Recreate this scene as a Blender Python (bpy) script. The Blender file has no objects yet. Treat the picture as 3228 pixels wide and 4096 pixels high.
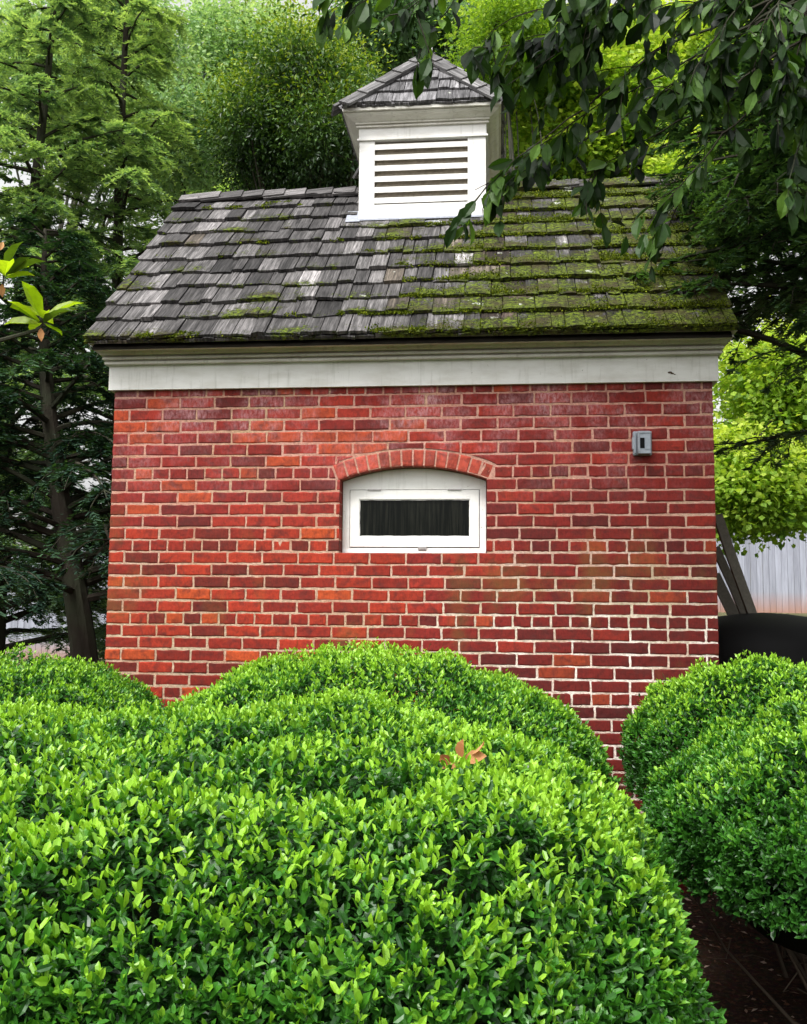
import bpy, math, random
import numpy as np
from mathutils import Vector, Matrix
random.seed(7); RNG = np.random.default_rng(11)
scene = bpy.context.scene
COL = scene.collection

# ------------------------------------------------------------------ camera
CAM = np.array([0.522, -5.173, 1.6]); F_PX = 3800.0
YAW, PITCH, ROLL = 0.1003, 0.0951, 0.0075
fw = np.array([-math.sin(YAW)*math.cos(PITCH), math.cos(YAW)*math.cos(PITCH), math.sin(PITCH)])
rt = np.array([math.cos(YAW), math.sin(YAW), 0.0]); up = np.cross(rt, fw)
R_ = rt*math.cos(ROLL)+up*math.sin(ROLL); U_ = -rt*math.sin(ROLL)+up*math.cos(ROLL)
cd = bpy.data.cameras.new("camera"); co = bpy.data.objects.new("camera", cd); COL.objects.link(co)
cd.sensor_fit = 'HORIZONTAL'; cd.sensor_width = 36; cd.lens = F_PX/3228*36
cd.clip_end = 500; cd.clip_start = 0.05
m = Matrix(((R_[0], U_[0], -fw[0], CAM[0]), (R_[1], U_[1], -fw[1], CAM[1]), (R_[2], U_[2], -fw[2], CAM[2]), (0, 0, 0, 1)))
co.matrix_world = m
scene.camera = co

def PT(u, v, Y):
    """photo pixel (3228x4096) to the world point on the plane y = Y"""
    d = fw*F_PX+R_*(u-1614)-U_*(v-2048); t = (Y-CAM[1])/d[1]
    return CAM+d*t

# ------------------------------------------------------------------ noise helper (python side)
_lat = RNG.random((64, 64, 16))
def vnoise(x, y, z=0.0):
    x, y, z = np.broadcast_arrays(np.asarray(x, float), np.asarray(y, float), np.asarray(z, float))
    xi, yi, zi = np.floor(x).astype(int), np.floor(y).astype(int), np.floor(z).astype(int)
    fx, fy, fz = x-xi, y-yi, z-zi
    fx, fy, fz = fx*fx*(3-2*fx), fy*fy*(3-2*fy), fz*fz*(3-2*fz)
    r = 0
    for a in (0, 1):
        for b in (0, 1):
            for c in (0, 1):
                w = (fx if a else 1-fx)*(fy if b else 1-fy)*(fz if c else 1-fz)
                r = r+w*_lat[(xi+a) % 64, (yi+b) % 64, (zi+c) % 16]
    return r
def fbm(x, y, z=0.0):
    return (vnoise(x, y, z)*.55+vnoise(np.asarray(x)*2.1+7, np.asarray(y)*2.1+3, np.asarray(z)*2.1)*.3+vnoise(np.asarray(x)*4.3+1, np.asarray(y)*4.3+9, np.asarray(z)*4.3+5)*.15)

# ------------------------------------------------------------------ objects
def tag(o, label=None, cat=None, group=None, kind=None):
    if label: o['label'] = label
    if cat: o['category'] = cat
    if group: o['group'] = group
    if kind: o['kind'] = kind
    return o
def empty(name, loc=(0, 0, 0)):
    o = bpy.data.objects.new(name, None); o.location = loc; o.empty_display_size = .1
    COL.objects.link(o); return o
def link(name, me, mat, parent=None):
    if mat is not None: me.materials.append(mat)
    o = bpy.data.objects.new(name, me); COL.objects.link(o)
    if parent is not None:
        o.parent = parent
        w = Vector((0, 0, 0)); p = parent
        while p is not None:
            w += Vector(p.location); p = p.parent
        o.location = -w            # geometry is written in world coordinates
    return o

class MB:
    """collects geometry: verts, polygons and per-vertex attributes"""
    def __init__(s): s.v = []; s.f = []; s.n = 0; s.a = {}
    def add(s, V, Fs, **attr):
        V = np.asarray(V, float).reshape(-1, 3); k = len(V)
        s.v.append(V)
        for F in (Fs if isinstance(Fs, list) else [Fs]):
            F = np.asarray(F, int)
            if F.size: s.f.append(F+s.n)
        for key in set(list(s.a.keys())+list(attr.keys())):
            if key not in s.a: s.a[key] = []
            val = attr.get(key)
            if val is None: continue
            val = np.asarray(val, float)
            if key in ('Col', 'uvw'): val = np.broadcast_to(val, (k, 3))
            else: val = np.broadcast_to(val, (k,))
            s.a[key].append(val)
        s.n += k
    def box(s, a, b, **attr):
        x0, y0, z0 = a; x1, y1, z1 = b
        V = [(x0, y0, z0), (x1, y0, z0), (x1, y1, z0), (x0, y1, z0), (x0, y0, z1), (x1, y0, z1), (x1, y1, z1), (x0, y1, z1)]
        s.add(V, [[(0, 3, 2, 1), (4, 5, 6, 7), (0, 1, 5, 4), (1, 2, 6, 5), (2, 3, 7, 6), (3, 0, 4, 7)]], **attr)
    def tube(s, pts, rad, sides=6, cap=True, **attr):
        pts = np.asarray(pts, float); n = len(pts)
        rad = np.broadcast_to(np.asarray(rad, float), (n,))
        T = np.gradient(pts, axis=0); T /= np.linalg.norm(T, axis=1)[:, None]+1e-9
        ref = np.array([0.31, .17, .93]) if abs(T[0][2]) < .8 else np.array([.95, .2, .1])
        A = np.cross(T, ref); A /= np.linalg.norm(A, axis=1)[:, None]+1e-9
        B = np.cross(T, A)
        th = np.arange(sides)/sides*2*math.pi
        V = pts[:, None, :]+rad[:, None, None]*(np.cos(th)[None, :, None]*A[:, None, :]+np.sin(th)[None, :, None]*B[:, None, :])
        F = []
        i = np.arange(n-1)[:, None]*sides; j = np.arange(sides)[None, :]; j2 = (j+1) % sides
        F = np.stack([i+j, i+j2, i+sides+j2, i+sides+j], -1).reshape(-1, 4)
        s.add(V.reshape(-1, 3), F, **attr)
    def build(s, name, mat, parent=None, smooth=False):
        me = bpy.data.meshes.new(name)
        V = np.concatenate(s.v) if s.v else np.zeros((0, 3))
        me.vertices.add(len(V)); me.vertices.foreach_set('co', V.ravel().astype(np.float32))
        idx = []; tot = []
        for F in s.f:
            idx.append(F.ravel()); tot.append(np.full(len(F), F.shape[1]))
        idx = np.concatenate(idx); tot = np.concatenate(tot)
        st = np.concatenate([[0], np.cumsum(tot)[:-1]])
        me.loops.add(len(idx)); me.loops.foreach_set('vertex_index', idx.astype(np.int32))
        me.polygons.add(len(tot)); me.polygons.foreach_set('loop_start', st.astype(np.int32)); me.polygons.foreach_set('loop_total', tot.astype(np.int32))
        me.polygons.foreach_set('use_smooth', np.full(len(tot), bool(smooth)))
        me.update(calc_edges=True)
        for k, L in s.a.items():
            A = np.concatenate(L)
            if k == 'Col':
                at = me.attributes.new('Col', 'FLOAT_COLOR', 'POINT')
                at.data.foreach_set('color', np.c_[A, np.ones(len(A))].ravel().astype(np.float32))
            elif k == 'uvw':
                at = me.attributes.new('uvw', 'FLOAT_VECTOR', 'POINT'); at.data.foreach_set('vector', A.ravel().astype(np.float32))
            else:
                at = me.attributes.new(k, 'FLOAT', 'POINT'); at.data.foreach_set('value', A.astype(np.float32))
        me.validate()
        return link(name, me, mat, parent)

# ------------------------------------------------------------------ materials
class NT:
    def __init__(s, name):
        s.m = bpy.data.materials.new(name); s.m.use_nodes = True; s.t = s.m.node_tree
        s.t.nodes.clear(); s.out = s.t.nodes.new('ShaderNodeOutputMaterial')
    def n(s, typ, ins=None, **kw):
        nd = s.t.nodes.new(typ)
        for k, v in kw.items(): setattr(nd, k, v)
        if ins:
            for k, v in ins.items():
                if isinstance(v, bpy.types.NodeSocket): s.t.links.new(v, nd.inputs[k])
                else: nd.inputs[k].default_value = v
        return nd
    def noise(s, vec, scale, detail=4, rough=.55, dist=0.):
        return s.n('ShaderNodeTexNoise', {'Vector': vec, 'Scale': scale, 'Detail': detail, 'Roughness': rough, 'Distortion': dist}).outputs['Fac']
    def ramp(s, fac, *st):
        r = s.n('ShaderNodeValToRGB', {'Fac': fac}); e = r.color_ramp.elements
        while len(e) < len(st): e.new(.5)
        for i, (p, c) in enumerate(st):
            e[i].position = p; e[i].color = (c, c, c, 1) if isinstance(c, (int, float)) else (*c, 1)
        return r.outputs['Color']
    def mix(s, f, a, b, mode='MIX'):
        x = s.n('ShaderNodeMix', data_type='RGBA', blend_type=mode)
        for i, v in ((0, f), (6, a), (7, b)):
            if isinstance(v, bpy.types.NodeSocket): s.t.links.new(v, x.inputs[i])
            else: x.inputs[i].default_value = v if i == 0 else (*v, 1)
        return x.outputs[2]
    def math(s, op, a, b=0., c=0., clamp=False):
        x = s.n('ShaderNodeMath', operation=op, use_clamp=clamp)
        for i, v in enumerate((a, b, c)):
            if isinstance(v, bpy.types.NodeSocket): s.t.links.new(v, x.inputs[i])
            else: x.inputs[i].default_value = v
        return x.outputs[0]
    def scale(s, vec, sc):
        return s.n('ShaderNodeMapping', {'Vector': vec, 'Scale': sc}).outputs[0]
    def bump(s, h, strength=.4, dist=.01):
        return s.n('ShaderNodeBump', {'Height': h, 'Strength': strength, 'Distance': dist}).outputs[0]
    def pos(s): return s.n('ShaderNodeNewGeometry').outputs['Position']
    def attr(s, name, out='Color'): return s.n('ShaderNodeAttribute', attribute_name=name).outputs[out]
    def bsdf(s, col, rough=.7, normal=None, spec=.5, **kw):
        ins = {'Base Color': col if isinstance(col, bpy.types.NodeSocket) else (*col, 1), 'Roughness': rough, 'Specular IOR Level': spec}
        if normal is not None: ins['Normal'] = normal
        ins.update(kw)
        b = s.n('ShaderNodeBsdfPrincipled', ins).outputs[0]
        return b
    def done(s, sh): s.t.links.new(sh, s.out.inputs['Surface']); return s.m

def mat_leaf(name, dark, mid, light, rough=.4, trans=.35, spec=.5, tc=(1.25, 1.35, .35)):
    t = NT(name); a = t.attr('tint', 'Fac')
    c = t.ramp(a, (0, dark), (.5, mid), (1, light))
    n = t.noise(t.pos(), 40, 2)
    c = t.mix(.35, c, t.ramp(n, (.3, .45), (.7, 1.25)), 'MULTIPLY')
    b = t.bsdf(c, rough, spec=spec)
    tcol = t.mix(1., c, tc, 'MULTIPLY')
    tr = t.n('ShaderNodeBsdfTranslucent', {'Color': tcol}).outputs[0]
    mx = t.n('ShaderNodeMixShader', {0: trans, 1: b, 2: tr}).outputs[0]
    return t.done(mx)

def mat_bark(name, a, b, sc=14):
    t = NT(name); p = t.scale(t.pos(), (1, 1, .25))
    n = t.noise(p, sc, 6, .65); n2 = t.noise(t.pos(), 3, 3)
    c = t.mix(n, a, b); c = t.mix(t.ramp(n2, (.4, 0.), (.65, .6)), c, (.05, .065, .035))
    return t.done(t.bsdf(c, .9, t.bump(n, .8, .02), spec=.2))

def mat_paint(name, base=(.8, .79, .76), dirt=.35, rough=.45):
    t = NT(name); p = t.pos()
    n = t.noise(t.scale(p, (1, 1, 3)), 5, 6, .6); n2 = t.noise(t.scale(p, (1.2, 1, 9)), 34, 5, .6); n3 = t.noise(t.scale(p, (6, 6, .6)), 6, 5, .6)
    c = t.mix(t.ramp(n, (.42, 0.), (.75, dirt)), base, (.42, .39, .31))
    c = t.mix(t.ramp(n3, (.55, 0.), (.8, dirt)), c, (.3, .29, .22))
    spk = t.noise(p, 70, 2, .5)
    c = t.mix(t.ramp(spk, (.72, 0.), (.78, .55)), c, (.22, .19, .14))
    return t.done(t.bsdf(c, rough, t.bump(n2, .15, .004), spec=.35))

def mat_plain(name, col, rough=.6, spec=.4, metallic=0., bs=0., sc=40):
    t = NT(name); n = t.noise(t.pos(), sc, 4)
    c = t.mix(.5, col, t.ramp(n, (.3, .6), (.7, 1.2)), 'MULTIPLY')
    return t.done(t.bsdf(c, rough, t.bump(n, bs, .003) if bs else None, spec, Metallic=metallic))

def mat_brick():
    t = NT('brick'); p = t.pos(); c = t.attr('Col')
    n = t.noise(p, 38, 5, .65); n2 = t.noise(t.scale(p, (1, 1, .35)), 90, 4, .6); n3 = t.noise(p, 14, 4, .6, .6)
    c = t.mix(.75, c, t.ramp(n, (.28, .5), (.5, 1.), (.75, 1.3)), 'MULTIPLY')
    c = t.mix(.45, c, t.ramp(n2, (.3, .55), (.7, 1.3)), 'MULTIPLY')
    # soot patches, then efflorescence bloom in the upper courses
    c = t.mix(t.ramp(n3, (.48, 0.), (.68, .7)), c, (.075, .014, .011))
    xyz = t.n('ShaderNodeSeparateXYZ', {0: p})
    zf = t.n('ShaderNodeMapRange', {0: xyz.outputs[2], 1: 2.1, 2: 2.8, 3: 0., 4: 1.}).outputs[0]
    eb = t.noise(p, 3.2, 5, .65); ef = t.noise(t.scale(p, (1, 1, .5)), 60, 4, .7)
    e = t.math('MULTIPLY', t.math('MULTIPLY', t.ramp(eb, (.45, 0.), (.68, 1.)), t.ramp(ef, (.4, .1), (.65, 1.))), zf, clamp=True)
    c = t.mix(t.math('MULTIPLY', e, .75), c, (.62, .36, .38))
    # green film left of the window
    g = t.noise(t.scale(p, (1.1, 1, .8)), 1.9, 4, .6)
    gf = t.n('ShaderNodeMapRange', {0: xyz.outputs[2], 1: 2.45, 2: 1.9, 3: 0., 4: .5}).outputs[0]
    c = t.mix(t.math('MULTIPLY', t.ramp(g, (.55, 0.), (.7, .8)), gf), c, (.16, .12, .025))
    h = t.math('ADD', t.math('MULTIPLY', n, .6), t.math('MULTIPLY', n2, .4))
    return t.done(t.bsdf(c, .8, t.bump(h, .6, .006), spec=.3))

def mat_mortar():
    t = NT('mortar'); p = t.pos()
    n = t.noise(p, 3, 5, .65); n2 = t.noise(p, 60, 5, .7); n3 = t.noise(p, 1.6, 3)
    xyz = t.n('ShaderNodeSeparateXYZ', {0: p})
    zf = t.n('ShaderNodeMapRange', {0: xyz.outputs[2], 1: 1.5, 2: 2.3, 3: 0., 4: 1.}).outputs[0]
    xr = t.math('MULTIPLY', t.n('ShaderNodeMapRange', {0: xyz.outputs[0], 1: -.3, 2: .6, 3: 0., 4: 1.}).outputs[0], t.math('SUBTRACT', 1., zf))
    xr = t.math('MULTIPLY', xr, t.ramp(t.noise(p, 4.5, 5, .7), (.36, .1), (.58, 1.)))
    c = t.mix(zf, t.mix(xr, (.53, .41, .29), (.84, .76, .68)), (.52, .29, .23))
    c = t.mix(t.math('MULTIPLY', t.ramp(n, (.4, 0.), (.62, .6)), t.math('SUBTRACT', 1., t.math('MULTIPLY', xr, .7))), c, (.42, .17, .11))
    c = t.mix(t.ramp(n3, (.5, 0.), (.7, .5)), c, (.38, .33, .16))
    c = t.mix(.6, c, t.ramp(n2, (.25, .3), (.6, 1.25)), 'MULTIPLY')
    return t.done(t.bsdf(c, .95, t.bump(n2, 1., .008), spec=.1))

def mat_shake(name='shake', moss=1.):
    t = NT(name); uv = t.attr('uvw', 'Vector'); p = t.pos(); base = t.attr('Col')
    g = t.noise(t.scale(uv, (90, 5, 1)), 1., 6, .7, .3)
    g2 = t.noise(t.scale(uv, (28, 2.2, 1)), 1., 4, .6)
    c = t.mix(1., base, t.ramp(g, (.3, .16), (.48, .8), (.68, 1.8)), 'MULTIPLY')
    c = t.mix(.85, c, t.ramp(g2, (.32, .35), (.68, 1.5)), 'MULTIPLY')
    e = t.attr('edge', 'Fac')
    n = t.noise(p, 3.0, 5, .68); nf = t.noise(p, 60, 4, .7)
    xyz = t.n('ShaderNodeSeparateXYZ', {0: p})
    xf = t.n('ShaderNodeMapRange', {0: xyz.outputs[0], 1: -.25, 2: .7, 3: -.05, 4: .19}).outputs[0]
    zf = t.n('ShaderNodeMapRange', {0: xyz.outputs[2], 1: 3.0, 2: 4.5, 3: .05, 4: -.05}).outputs[0]
    ef = t.math('MULTIPLY', t.math('SUBTRACT', .4, e), .17)
    s = t.math('ADD', t.math('ADD', n, xf), t.math('ADD', zf, ef))
    s = t.math('ADD', s, t.math('MULTIPLY', t.math('SUBTRACT', nf, .5), .35))
    mk = t.math('MULTIPLY', t.ramp(s, (.54, 0.), (.62, 1.)), moss)
    mc = t.mix(t.ramp(t.noise(p, 48, 5, .75), (.42, 0.), (.72, 1.)), (.010, .012, .004), (.20, .27, .016))
    mc = t.mix(t.ramp(t.noise(p, 7, 3), (.46, 0.), (.62, .75)), mc, (.045, .032, .016))
    c = t.mix(mk, c, mc)
    ln = t.noise(p, 6.5, 4, .62)
    lf = t.n('ShaderNodeMapRange', {0: xyz.outputs[0], 1: -1., 2: .4, 3: -.06, 4: .02}).outputs[0]
    lk = t.math('MULTIPLY', t.ramp(t.math('ADD', ln, lf), (.68, 0.), (.7, 1.)), t.ramp(nf, (.4, .2), (.55, .9)))
    c = t.mix(lk, c, (.52, .54, .47))
    h = t.math('ADD', t.math('MULTIPLY', g, .8), t.math('MULTIPLY', t.math('MULTIPLY', nf, mk), 2.))
    return t.done(t.bsdf(c, .85, t.bump(h, .9, .006), spec=.25))

def mat_soil():
    t = NT('soil'); p = t.pos()
    n = t.noise(p, 2.5, 6, .65); n2 = t.noise(p, 45, 6, .7); v = t.n('ShaderNodeTexVoronoi', {'Vector': p, 'Scale': 55.}).outputs['Color']
    c = t.mix(n, (.02, .012, .008), (.06, .032, .02))
    c = t.mix(.55, c, v, 'MULTIPLY'); c = t.mix(t.ramp(n2, (.5, 0.), (.75, .8)), c, (.12, .07, .045))
    xyz = t.n('ShaderNodeSeparateXYZ', {0: p})
    far = t.n('ShaderNodeMapRange', {0: xyz.outputs[1], 1: 3.5, 2: 6., 3: 0., 4: 1.}).outputs[0]
    gr = t.mix(n2, (.10, .11, .05), (.22, .2, .11))
    c = t.mix(t.math('MULTIPLY', far, .9), c, gr)
    return t.done(t.bsdf(c, .95, t.bump(n2, 1., .02), spec=.15))

def mat_fence():
    t = NT('fence_wood'); p = t.pos(); base = t.attr('Col')
    g = t.noise(t.scale(p, (26, 26, 1.5)), 1., 6, .7)
    k = t.n('ShaderNodeTexVoronoi', {'Vector': t.scale(p, (5, 5, 2.)), 'Scale': 1.}).outputs['Distance']
    c = t.mix(.8, base, t.ramp(g, (.3, .6), (.7, 1.2)), 'MULTIPLY')
    c = t.mix(t.ramp(k, (.03, .8), (.1, 0.)), c, (.12, .1, .1))
    xyz = t.n('ShaderNodeSeparateXYZ', {0: p})
    z = t.n('ShaderNodeMapRange', {0: t.attr('hz', 'Fac'), 1: 0., 2: .35, 3: .8, 4: 0.}).outputs[0]
    c = t.mix(z, c, (.42, .2, .12))
    return t.done(t.bsdf(c, .85, t.bump(g, .4, .01), spec=.2))

def mat_glass():
    t = NT('window_glass'); p = t.pos()
    s = t.noise(t.scale(p, (60, 1, 2.5)), 1., 4, .7)
    c = t.mix(t.ramp(s, (.45, 0.), (.8, 1.)), (.003, .004, .003), (.022, .023, .017))
    return t.done(t.bsdf(c, .10, t.bump(s, .04, .002), spec=.10))

M = {}
M['brick'] = mat_brick(); M['mortar'] = mat_mortar(); M['white'] = mat_paint('white_paint', (.83, .82, .79), .45)
M['trim'] = mat_paint('weathered_paint', (.78, .76, .69), .55, .55); M['winpaint'] = mat_paint('window_paint', (.86, .85, .82), .25)
M['shake'] = mat_shake(); M['shake_top'] = mat_shake('shake_dry', .0)
M['deck'] = mat_plain('roof_deck', (.02, .017, .013), .95, .1)
M['soil'] = mat_soil(); M['fence'] = mat_fence(); M['glass'] = mat_glass()
M['dark'] = mat_plain('dark_inside', (.012, .011, .01), .9, .1)
M['flash'] = mat_plain('lead_flashing', (.38, .4, .46), .45, .5, .3)
M['steel'] = mat_plain('galvanised', (.35, .33, .32), .45, .5, .5)
M['box'] = mat_plain('grey_plastic', (.27, .3, .34), .4, .5, 0., .1)
M['black'] = mat_plain('black_cover', (.0025, .0025, .0028), .75, .15, 0., .2, 12)
M['bark'] = mat_bark('bark_dark', (.014, .011, .008), (.05, .04, .03))
M['bark_pale'] = mat_bark('bark_grey', (.05, .045, .038), (.14, .13, .11))
M['twig'] = mat_plain('twig', (.09, .07, .05), .85, .2)
M['old_wood'] = mat_plain('old_plank', (.15, .14, .115), .85, .2, 0., .5, 60)
M['hedge'] = mat_leaf('hedge_leaf', (.014, .065, .010), (.058, .225, .018), (.30, .55, .035), .38, .25, .5)
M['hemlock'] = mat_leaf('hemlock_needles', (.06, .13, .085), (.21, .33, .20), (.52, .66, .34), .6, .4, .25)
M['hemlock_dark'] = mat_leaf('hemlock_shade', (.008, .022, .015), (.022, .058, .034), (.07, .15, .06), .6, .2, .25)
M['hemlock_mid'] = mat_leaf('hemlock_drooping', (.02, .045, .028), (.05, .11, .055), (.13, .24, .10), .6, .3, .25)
M['lime'] = mat_leaf('maple_leaf', (.10, .22, .03), (.30, .48, .05), (.64, .76, .13), .5, .5, .3, (1.15, 1.15, .55))
M['pale'] = mat_leaf('pale_leaf', (.16, .28, .16), (.32, .50, .24), (.55, .70, .32), .6, .45, .3, (1.1, 1.15, .65))
M['holly'] = mat_leaf('glossy_leaf', (.02, .05, .015), (.12, .24, .05), (.50, .58, .05), .4, .25, .45)
M['cherry'] = mat_leaf('cherry_leaf', (.007, .018, .006), (.035, .085, .018), (.15, .29, .04), .45, .35, .25)
M['magnolia'] = mat_leaf('magnolia_leaf', (.05, .09, .02), (.26, .40, .015), (.45, .58, .03), .3, .5, .6)
M['moss'] = mat_leaf('moss', (.03, .045, .005), (.09, .13, .01), (.26, .30, .02), .9, .15, .1)
M['dead'] = mat_leaf('dead_leaf', (.2, .06, .02), (.50, .22, .09), (.68, .40, .18), .7, .3, .2, (1.1, .8, .6))
M['litter'] = mat_leaf('litter', (.04, .022, .014), (.14, .065, .04), (.45, .34, .27), .9, .05, .1, (1, .9, .8))

# ------------------------------------------------------------------ terrain
def terrain(x, y):
    x = np.asarray(x, float); y = np.asarray(y, float)
    sm = lambda a, b, v: np.clip((v-a)/(b-a), 0, 1)**2*(3-2*np.clip((v-a)/(b-a), 0, 1))
    side = sm(-1.5, 2.5, x)
    return sm(1.5, 10.5, y)*(.75+.72*side)+sm(11, 40, y)*2.0+.13*np.exp(-(y/.5)**2)+(fbm(x*.9+5, y*.9+5)-.5)*.06
g = MB()
xs = np.concatenate([np.linspace(-90, -9, 12), np.linspace(-8, 8, 81), np.linspace(9, 90, 12)])
ys = np.concatenate([np.linspace(-60, -7, 8), np.linspace(-6, 16, 89), np.linspace(17, 120, 16)])
X, Yg = np.meshgrid(xs, ys); Z = terrain(X, Yg)
nx, ny = len(xs), len(ys)
i = (np.arange(ny-1)[:, None]*nx+np.arange(nx-1)[None, :]).ravel()
g.add(np.stack([X.ravel(), Yg.ravel(), Z.ravel()], 1), np.stack([i, i+1, i+nx+1, i+nx], 1))
tag(g.build('ground', M['soil'], smooth=True), kind='structure')

# ------------------------------------------------------------------ the brick shed
W2, DEP = 1.671, 2.6
ZK, CP = 2.349, 0.0677
ZTOP = 2.80
shed = empty('brick_shed', (0, 1.3, 0))
tag(shed, 'small red brick shed with white frieze, mossy wood shake roof and louvered cupola', 'shed')

# window opening (segmental arch)
OX0, OX1, OZ0, OZS, OZC = -.355, .456, 1.872, 2.278, 2.352
OXC = (OX0+OX1)/2; hs = (OX1-OX0)/2; rise = OZC-OZS
AR = (hs*hs+rise*rise)/(2*rise); AZ = OZC-AR; RING = .092
def arch_half(z, r):          # half width of a circle of radius r at height z
    d = r*r-(z-AZ)**2
    return np.sqrt(np.maximum(d, 0))

TAN_ = math.tan(math.asin((hs+.012)/AR))
def ring_half(z): return np.minimum(arch_half(z, AR+RING+.008), np.maximum((z-AZ)*TAN_+.008, hs))

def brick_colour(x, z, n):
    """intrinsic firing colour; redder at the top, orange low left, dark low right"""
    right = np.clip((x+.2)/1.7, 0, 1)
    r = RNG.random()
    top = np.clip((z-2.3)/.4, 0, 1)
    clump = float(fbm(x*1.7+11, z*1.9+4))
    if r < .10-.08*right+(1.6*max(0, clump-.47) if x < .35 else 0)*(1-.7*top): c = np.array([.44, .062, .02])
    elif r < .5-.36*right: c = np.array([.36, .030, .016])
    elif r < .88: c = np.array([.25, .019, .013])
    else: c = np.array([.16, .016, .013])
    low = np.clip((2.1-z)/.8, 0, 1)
    c = c*(1-.5*right*(.35+.65*low))  # tree shade painted into the right side, plus darker low bricks
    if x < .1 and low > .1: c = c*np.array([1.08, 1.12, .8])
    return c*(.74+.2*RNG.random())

def brick(mb, fr, xa, xb, za, zb, depth=.09, shp=None, col=None):
    """one slightly irregular brick; fr maps (along, out, up) to the world"""
    us = np.array([0, .025, .2, .4, .6, .8, .975, 1.]); vs = np.array([0, .1, .5, .9, 1.])
    Ug, Vg = np.meshgrid(us, vs); nu, nv = len(us), len(vs)
    x = xa+(xb-xa)*Ug; z = za+(zb-za)*Vg
    edge = (Ug == 0) | (Ug == 1) | (Vg == 0) | (Vg == 1)
    j = RNG.normal(0, 1, x.shape)
    x = x+np.where((Ug == 0) | (Ug == 1), j*.0011, 0); z = z+np.where((Vg == 0) | (Vg == 1), RNG.normal(0, .0014, x.shape), 0)
    z = z+RNG.normal(0, .0007)+(Ug-.5)*RNG.normal(0, .0012)
    if RNG.random() < .22:      # a knocked corner
        cu, cv = RNG.choice([0, 1]), RNG.choice([0, 1]); mk = (Ug == cu) & (Vg == cv)
        x = np.where(mk, x+(1 if cu == 0 else -1)*.006, x); z = np.where(mk, z+(1 if cv == 0 else -1)*.006, z)
    out = np.where(edge, -.003, .0)+RNG.normal(0, .0011)+RNG.normal(0, .0004, x.shape)
    if shp is not None: x, z = shp(x, z)
    V = np.stack([x.ravel(), out.ravel(), z.ravel()], 1)
    ii = (np.arange(nv-1)[:, None]*nu+np.arange(nu-1)[None, :]).ravel()
    F = np.stack([ii, ii+1, ii+nu+1, ii+nu], 1)
    ring = [k for k in range(nu)]+[nu*(r+1)-1 for r in range(1, nv)]+[nu*nv-1-k for k in range(1, nu)]+[nu*(nv-1-r) for r in range(1, nv-1)]
    B = V[ring].copy(); B[:, 1] = -depth
    nr = len(ring); n0 = len(V)
    F2 = np.array([(ring[(k+1) % nr], ring[k], n0+k, n0+(k+1) % nr) for k in range(nr)])
    V = np.concatenate([V, B])
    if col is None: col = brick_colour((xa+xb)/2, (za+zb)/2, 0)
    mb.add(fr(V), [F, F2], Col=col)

FR = lambda V: np.stack([V[:, 0], -V[:, 1], V[:, 2]], 1)
def rows(mb, fr, L0, L1, ztop, hole=False, gable=None, low=-36):
    J = .0105
    for k in range(low, 45):
        z1 = ZK+CP*k-J/2; z0 = ZK+CP*(k-1)+J/2
        if z0 > ztop-.012 and gable is None: break
        a, b = L0, L1
        if gable is not None:
            a, b = gable(z1)
            if b-a < .15: break
        else: z1 = min(z1, ztop)
        head = (k % 6 == 0 and k != 6) or k == 7
        x = a; segs = []
        first = True
        while x < b-.02:
            w = (.1015 if head else .2)*(1+RNG.normal(0, .012))
            if first:
                w = .142 if head else (.096 if (k % 6) in (1, 3, 5) else .196)
                first = False
            xe = min(x+w, b+J)
            if b-xe < .05: xe = b+J
            segs.append((x, xe-J)); x = xe
        cuts = []
        if hole:
            zm = (z0+z1)/2
            if z1 > OZ0+.004 and z0 < OZS-.004 and zm < OZS+.01:
                cuts = [(OX0, OX1, False)]
            elif zm >= OZS+.01 and zm < AZ+AR+RING-.022:
                h = float(ring_half(zm))
                cuts = [(OXC-h, OXC+h, True)]
        for (p, q) in segs:
            if cuts:
                c0, c1, arc = cuts[0]
                for (pp, qq, side) in ((p, min(q, c0), 1), (max(p, c1), q, -1)):
                    if qq-pp < .012: continue
                    shp = None
                    near = (abs(qq-c0) < 1e-6) or (abs(pp-c1) < 1e-6)
                    if arc and near:
                        def shp(x, z, pp=pp, qq=qq, side=side):
                            hh = ring_half(z)
                            lim = OXC-hh if side == 1 else OXC+hh
                            if side == 1: tt = (x-pp)/(qq-pp); return pp+(np.maximum(lim, pp+.004)-pp)*tt, z
                            tt = (qq-x)/(qq-pp); return qq-(qq-np.minimum(lim, qq-.004))*tt, z
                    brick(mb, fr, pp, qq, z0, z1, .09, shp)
            else:
                shp = None
                if hole and z0 < AZ+AR+RING+.008 and zm > OZS:
                    def shp(x, z): return x, np.maximum(z, AZ+np.sqrt(np.maximum((AR+RING+.008)**2-(x-OXC)**2, 0)))
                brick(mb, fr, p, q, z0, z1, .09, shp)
wall_b = MB()
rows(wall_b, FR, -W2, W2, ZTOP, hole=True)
FRL = lambda V: np.stack([-W2+0.0-V[:, 1]*1., V[:, 0]*0+V[:, 0], V[:, 2]], 1)
YR, ZR, YE, ZE = 1.298, 4.468, -.20, 2.99
SL = (ZR-ZE)/(YR-YE)
def gab(z):
    if z < 2.8: return (.1, DEP)
    d = (z-(ZE-.09-YE*0))/SL+YE
    return (max(.1, d+.02), min(DEP, 2*YR-d-.02))
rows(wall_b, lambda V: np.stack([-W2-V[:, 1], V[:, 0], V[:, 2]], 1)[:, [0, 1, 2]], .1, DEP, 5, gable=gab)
rows(wall_b, lambda V: np.stack([W2+V[:, 1], V[:, 0], V[:, 2]], 1), .1, DEP, 5, gable=gab)
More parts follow.
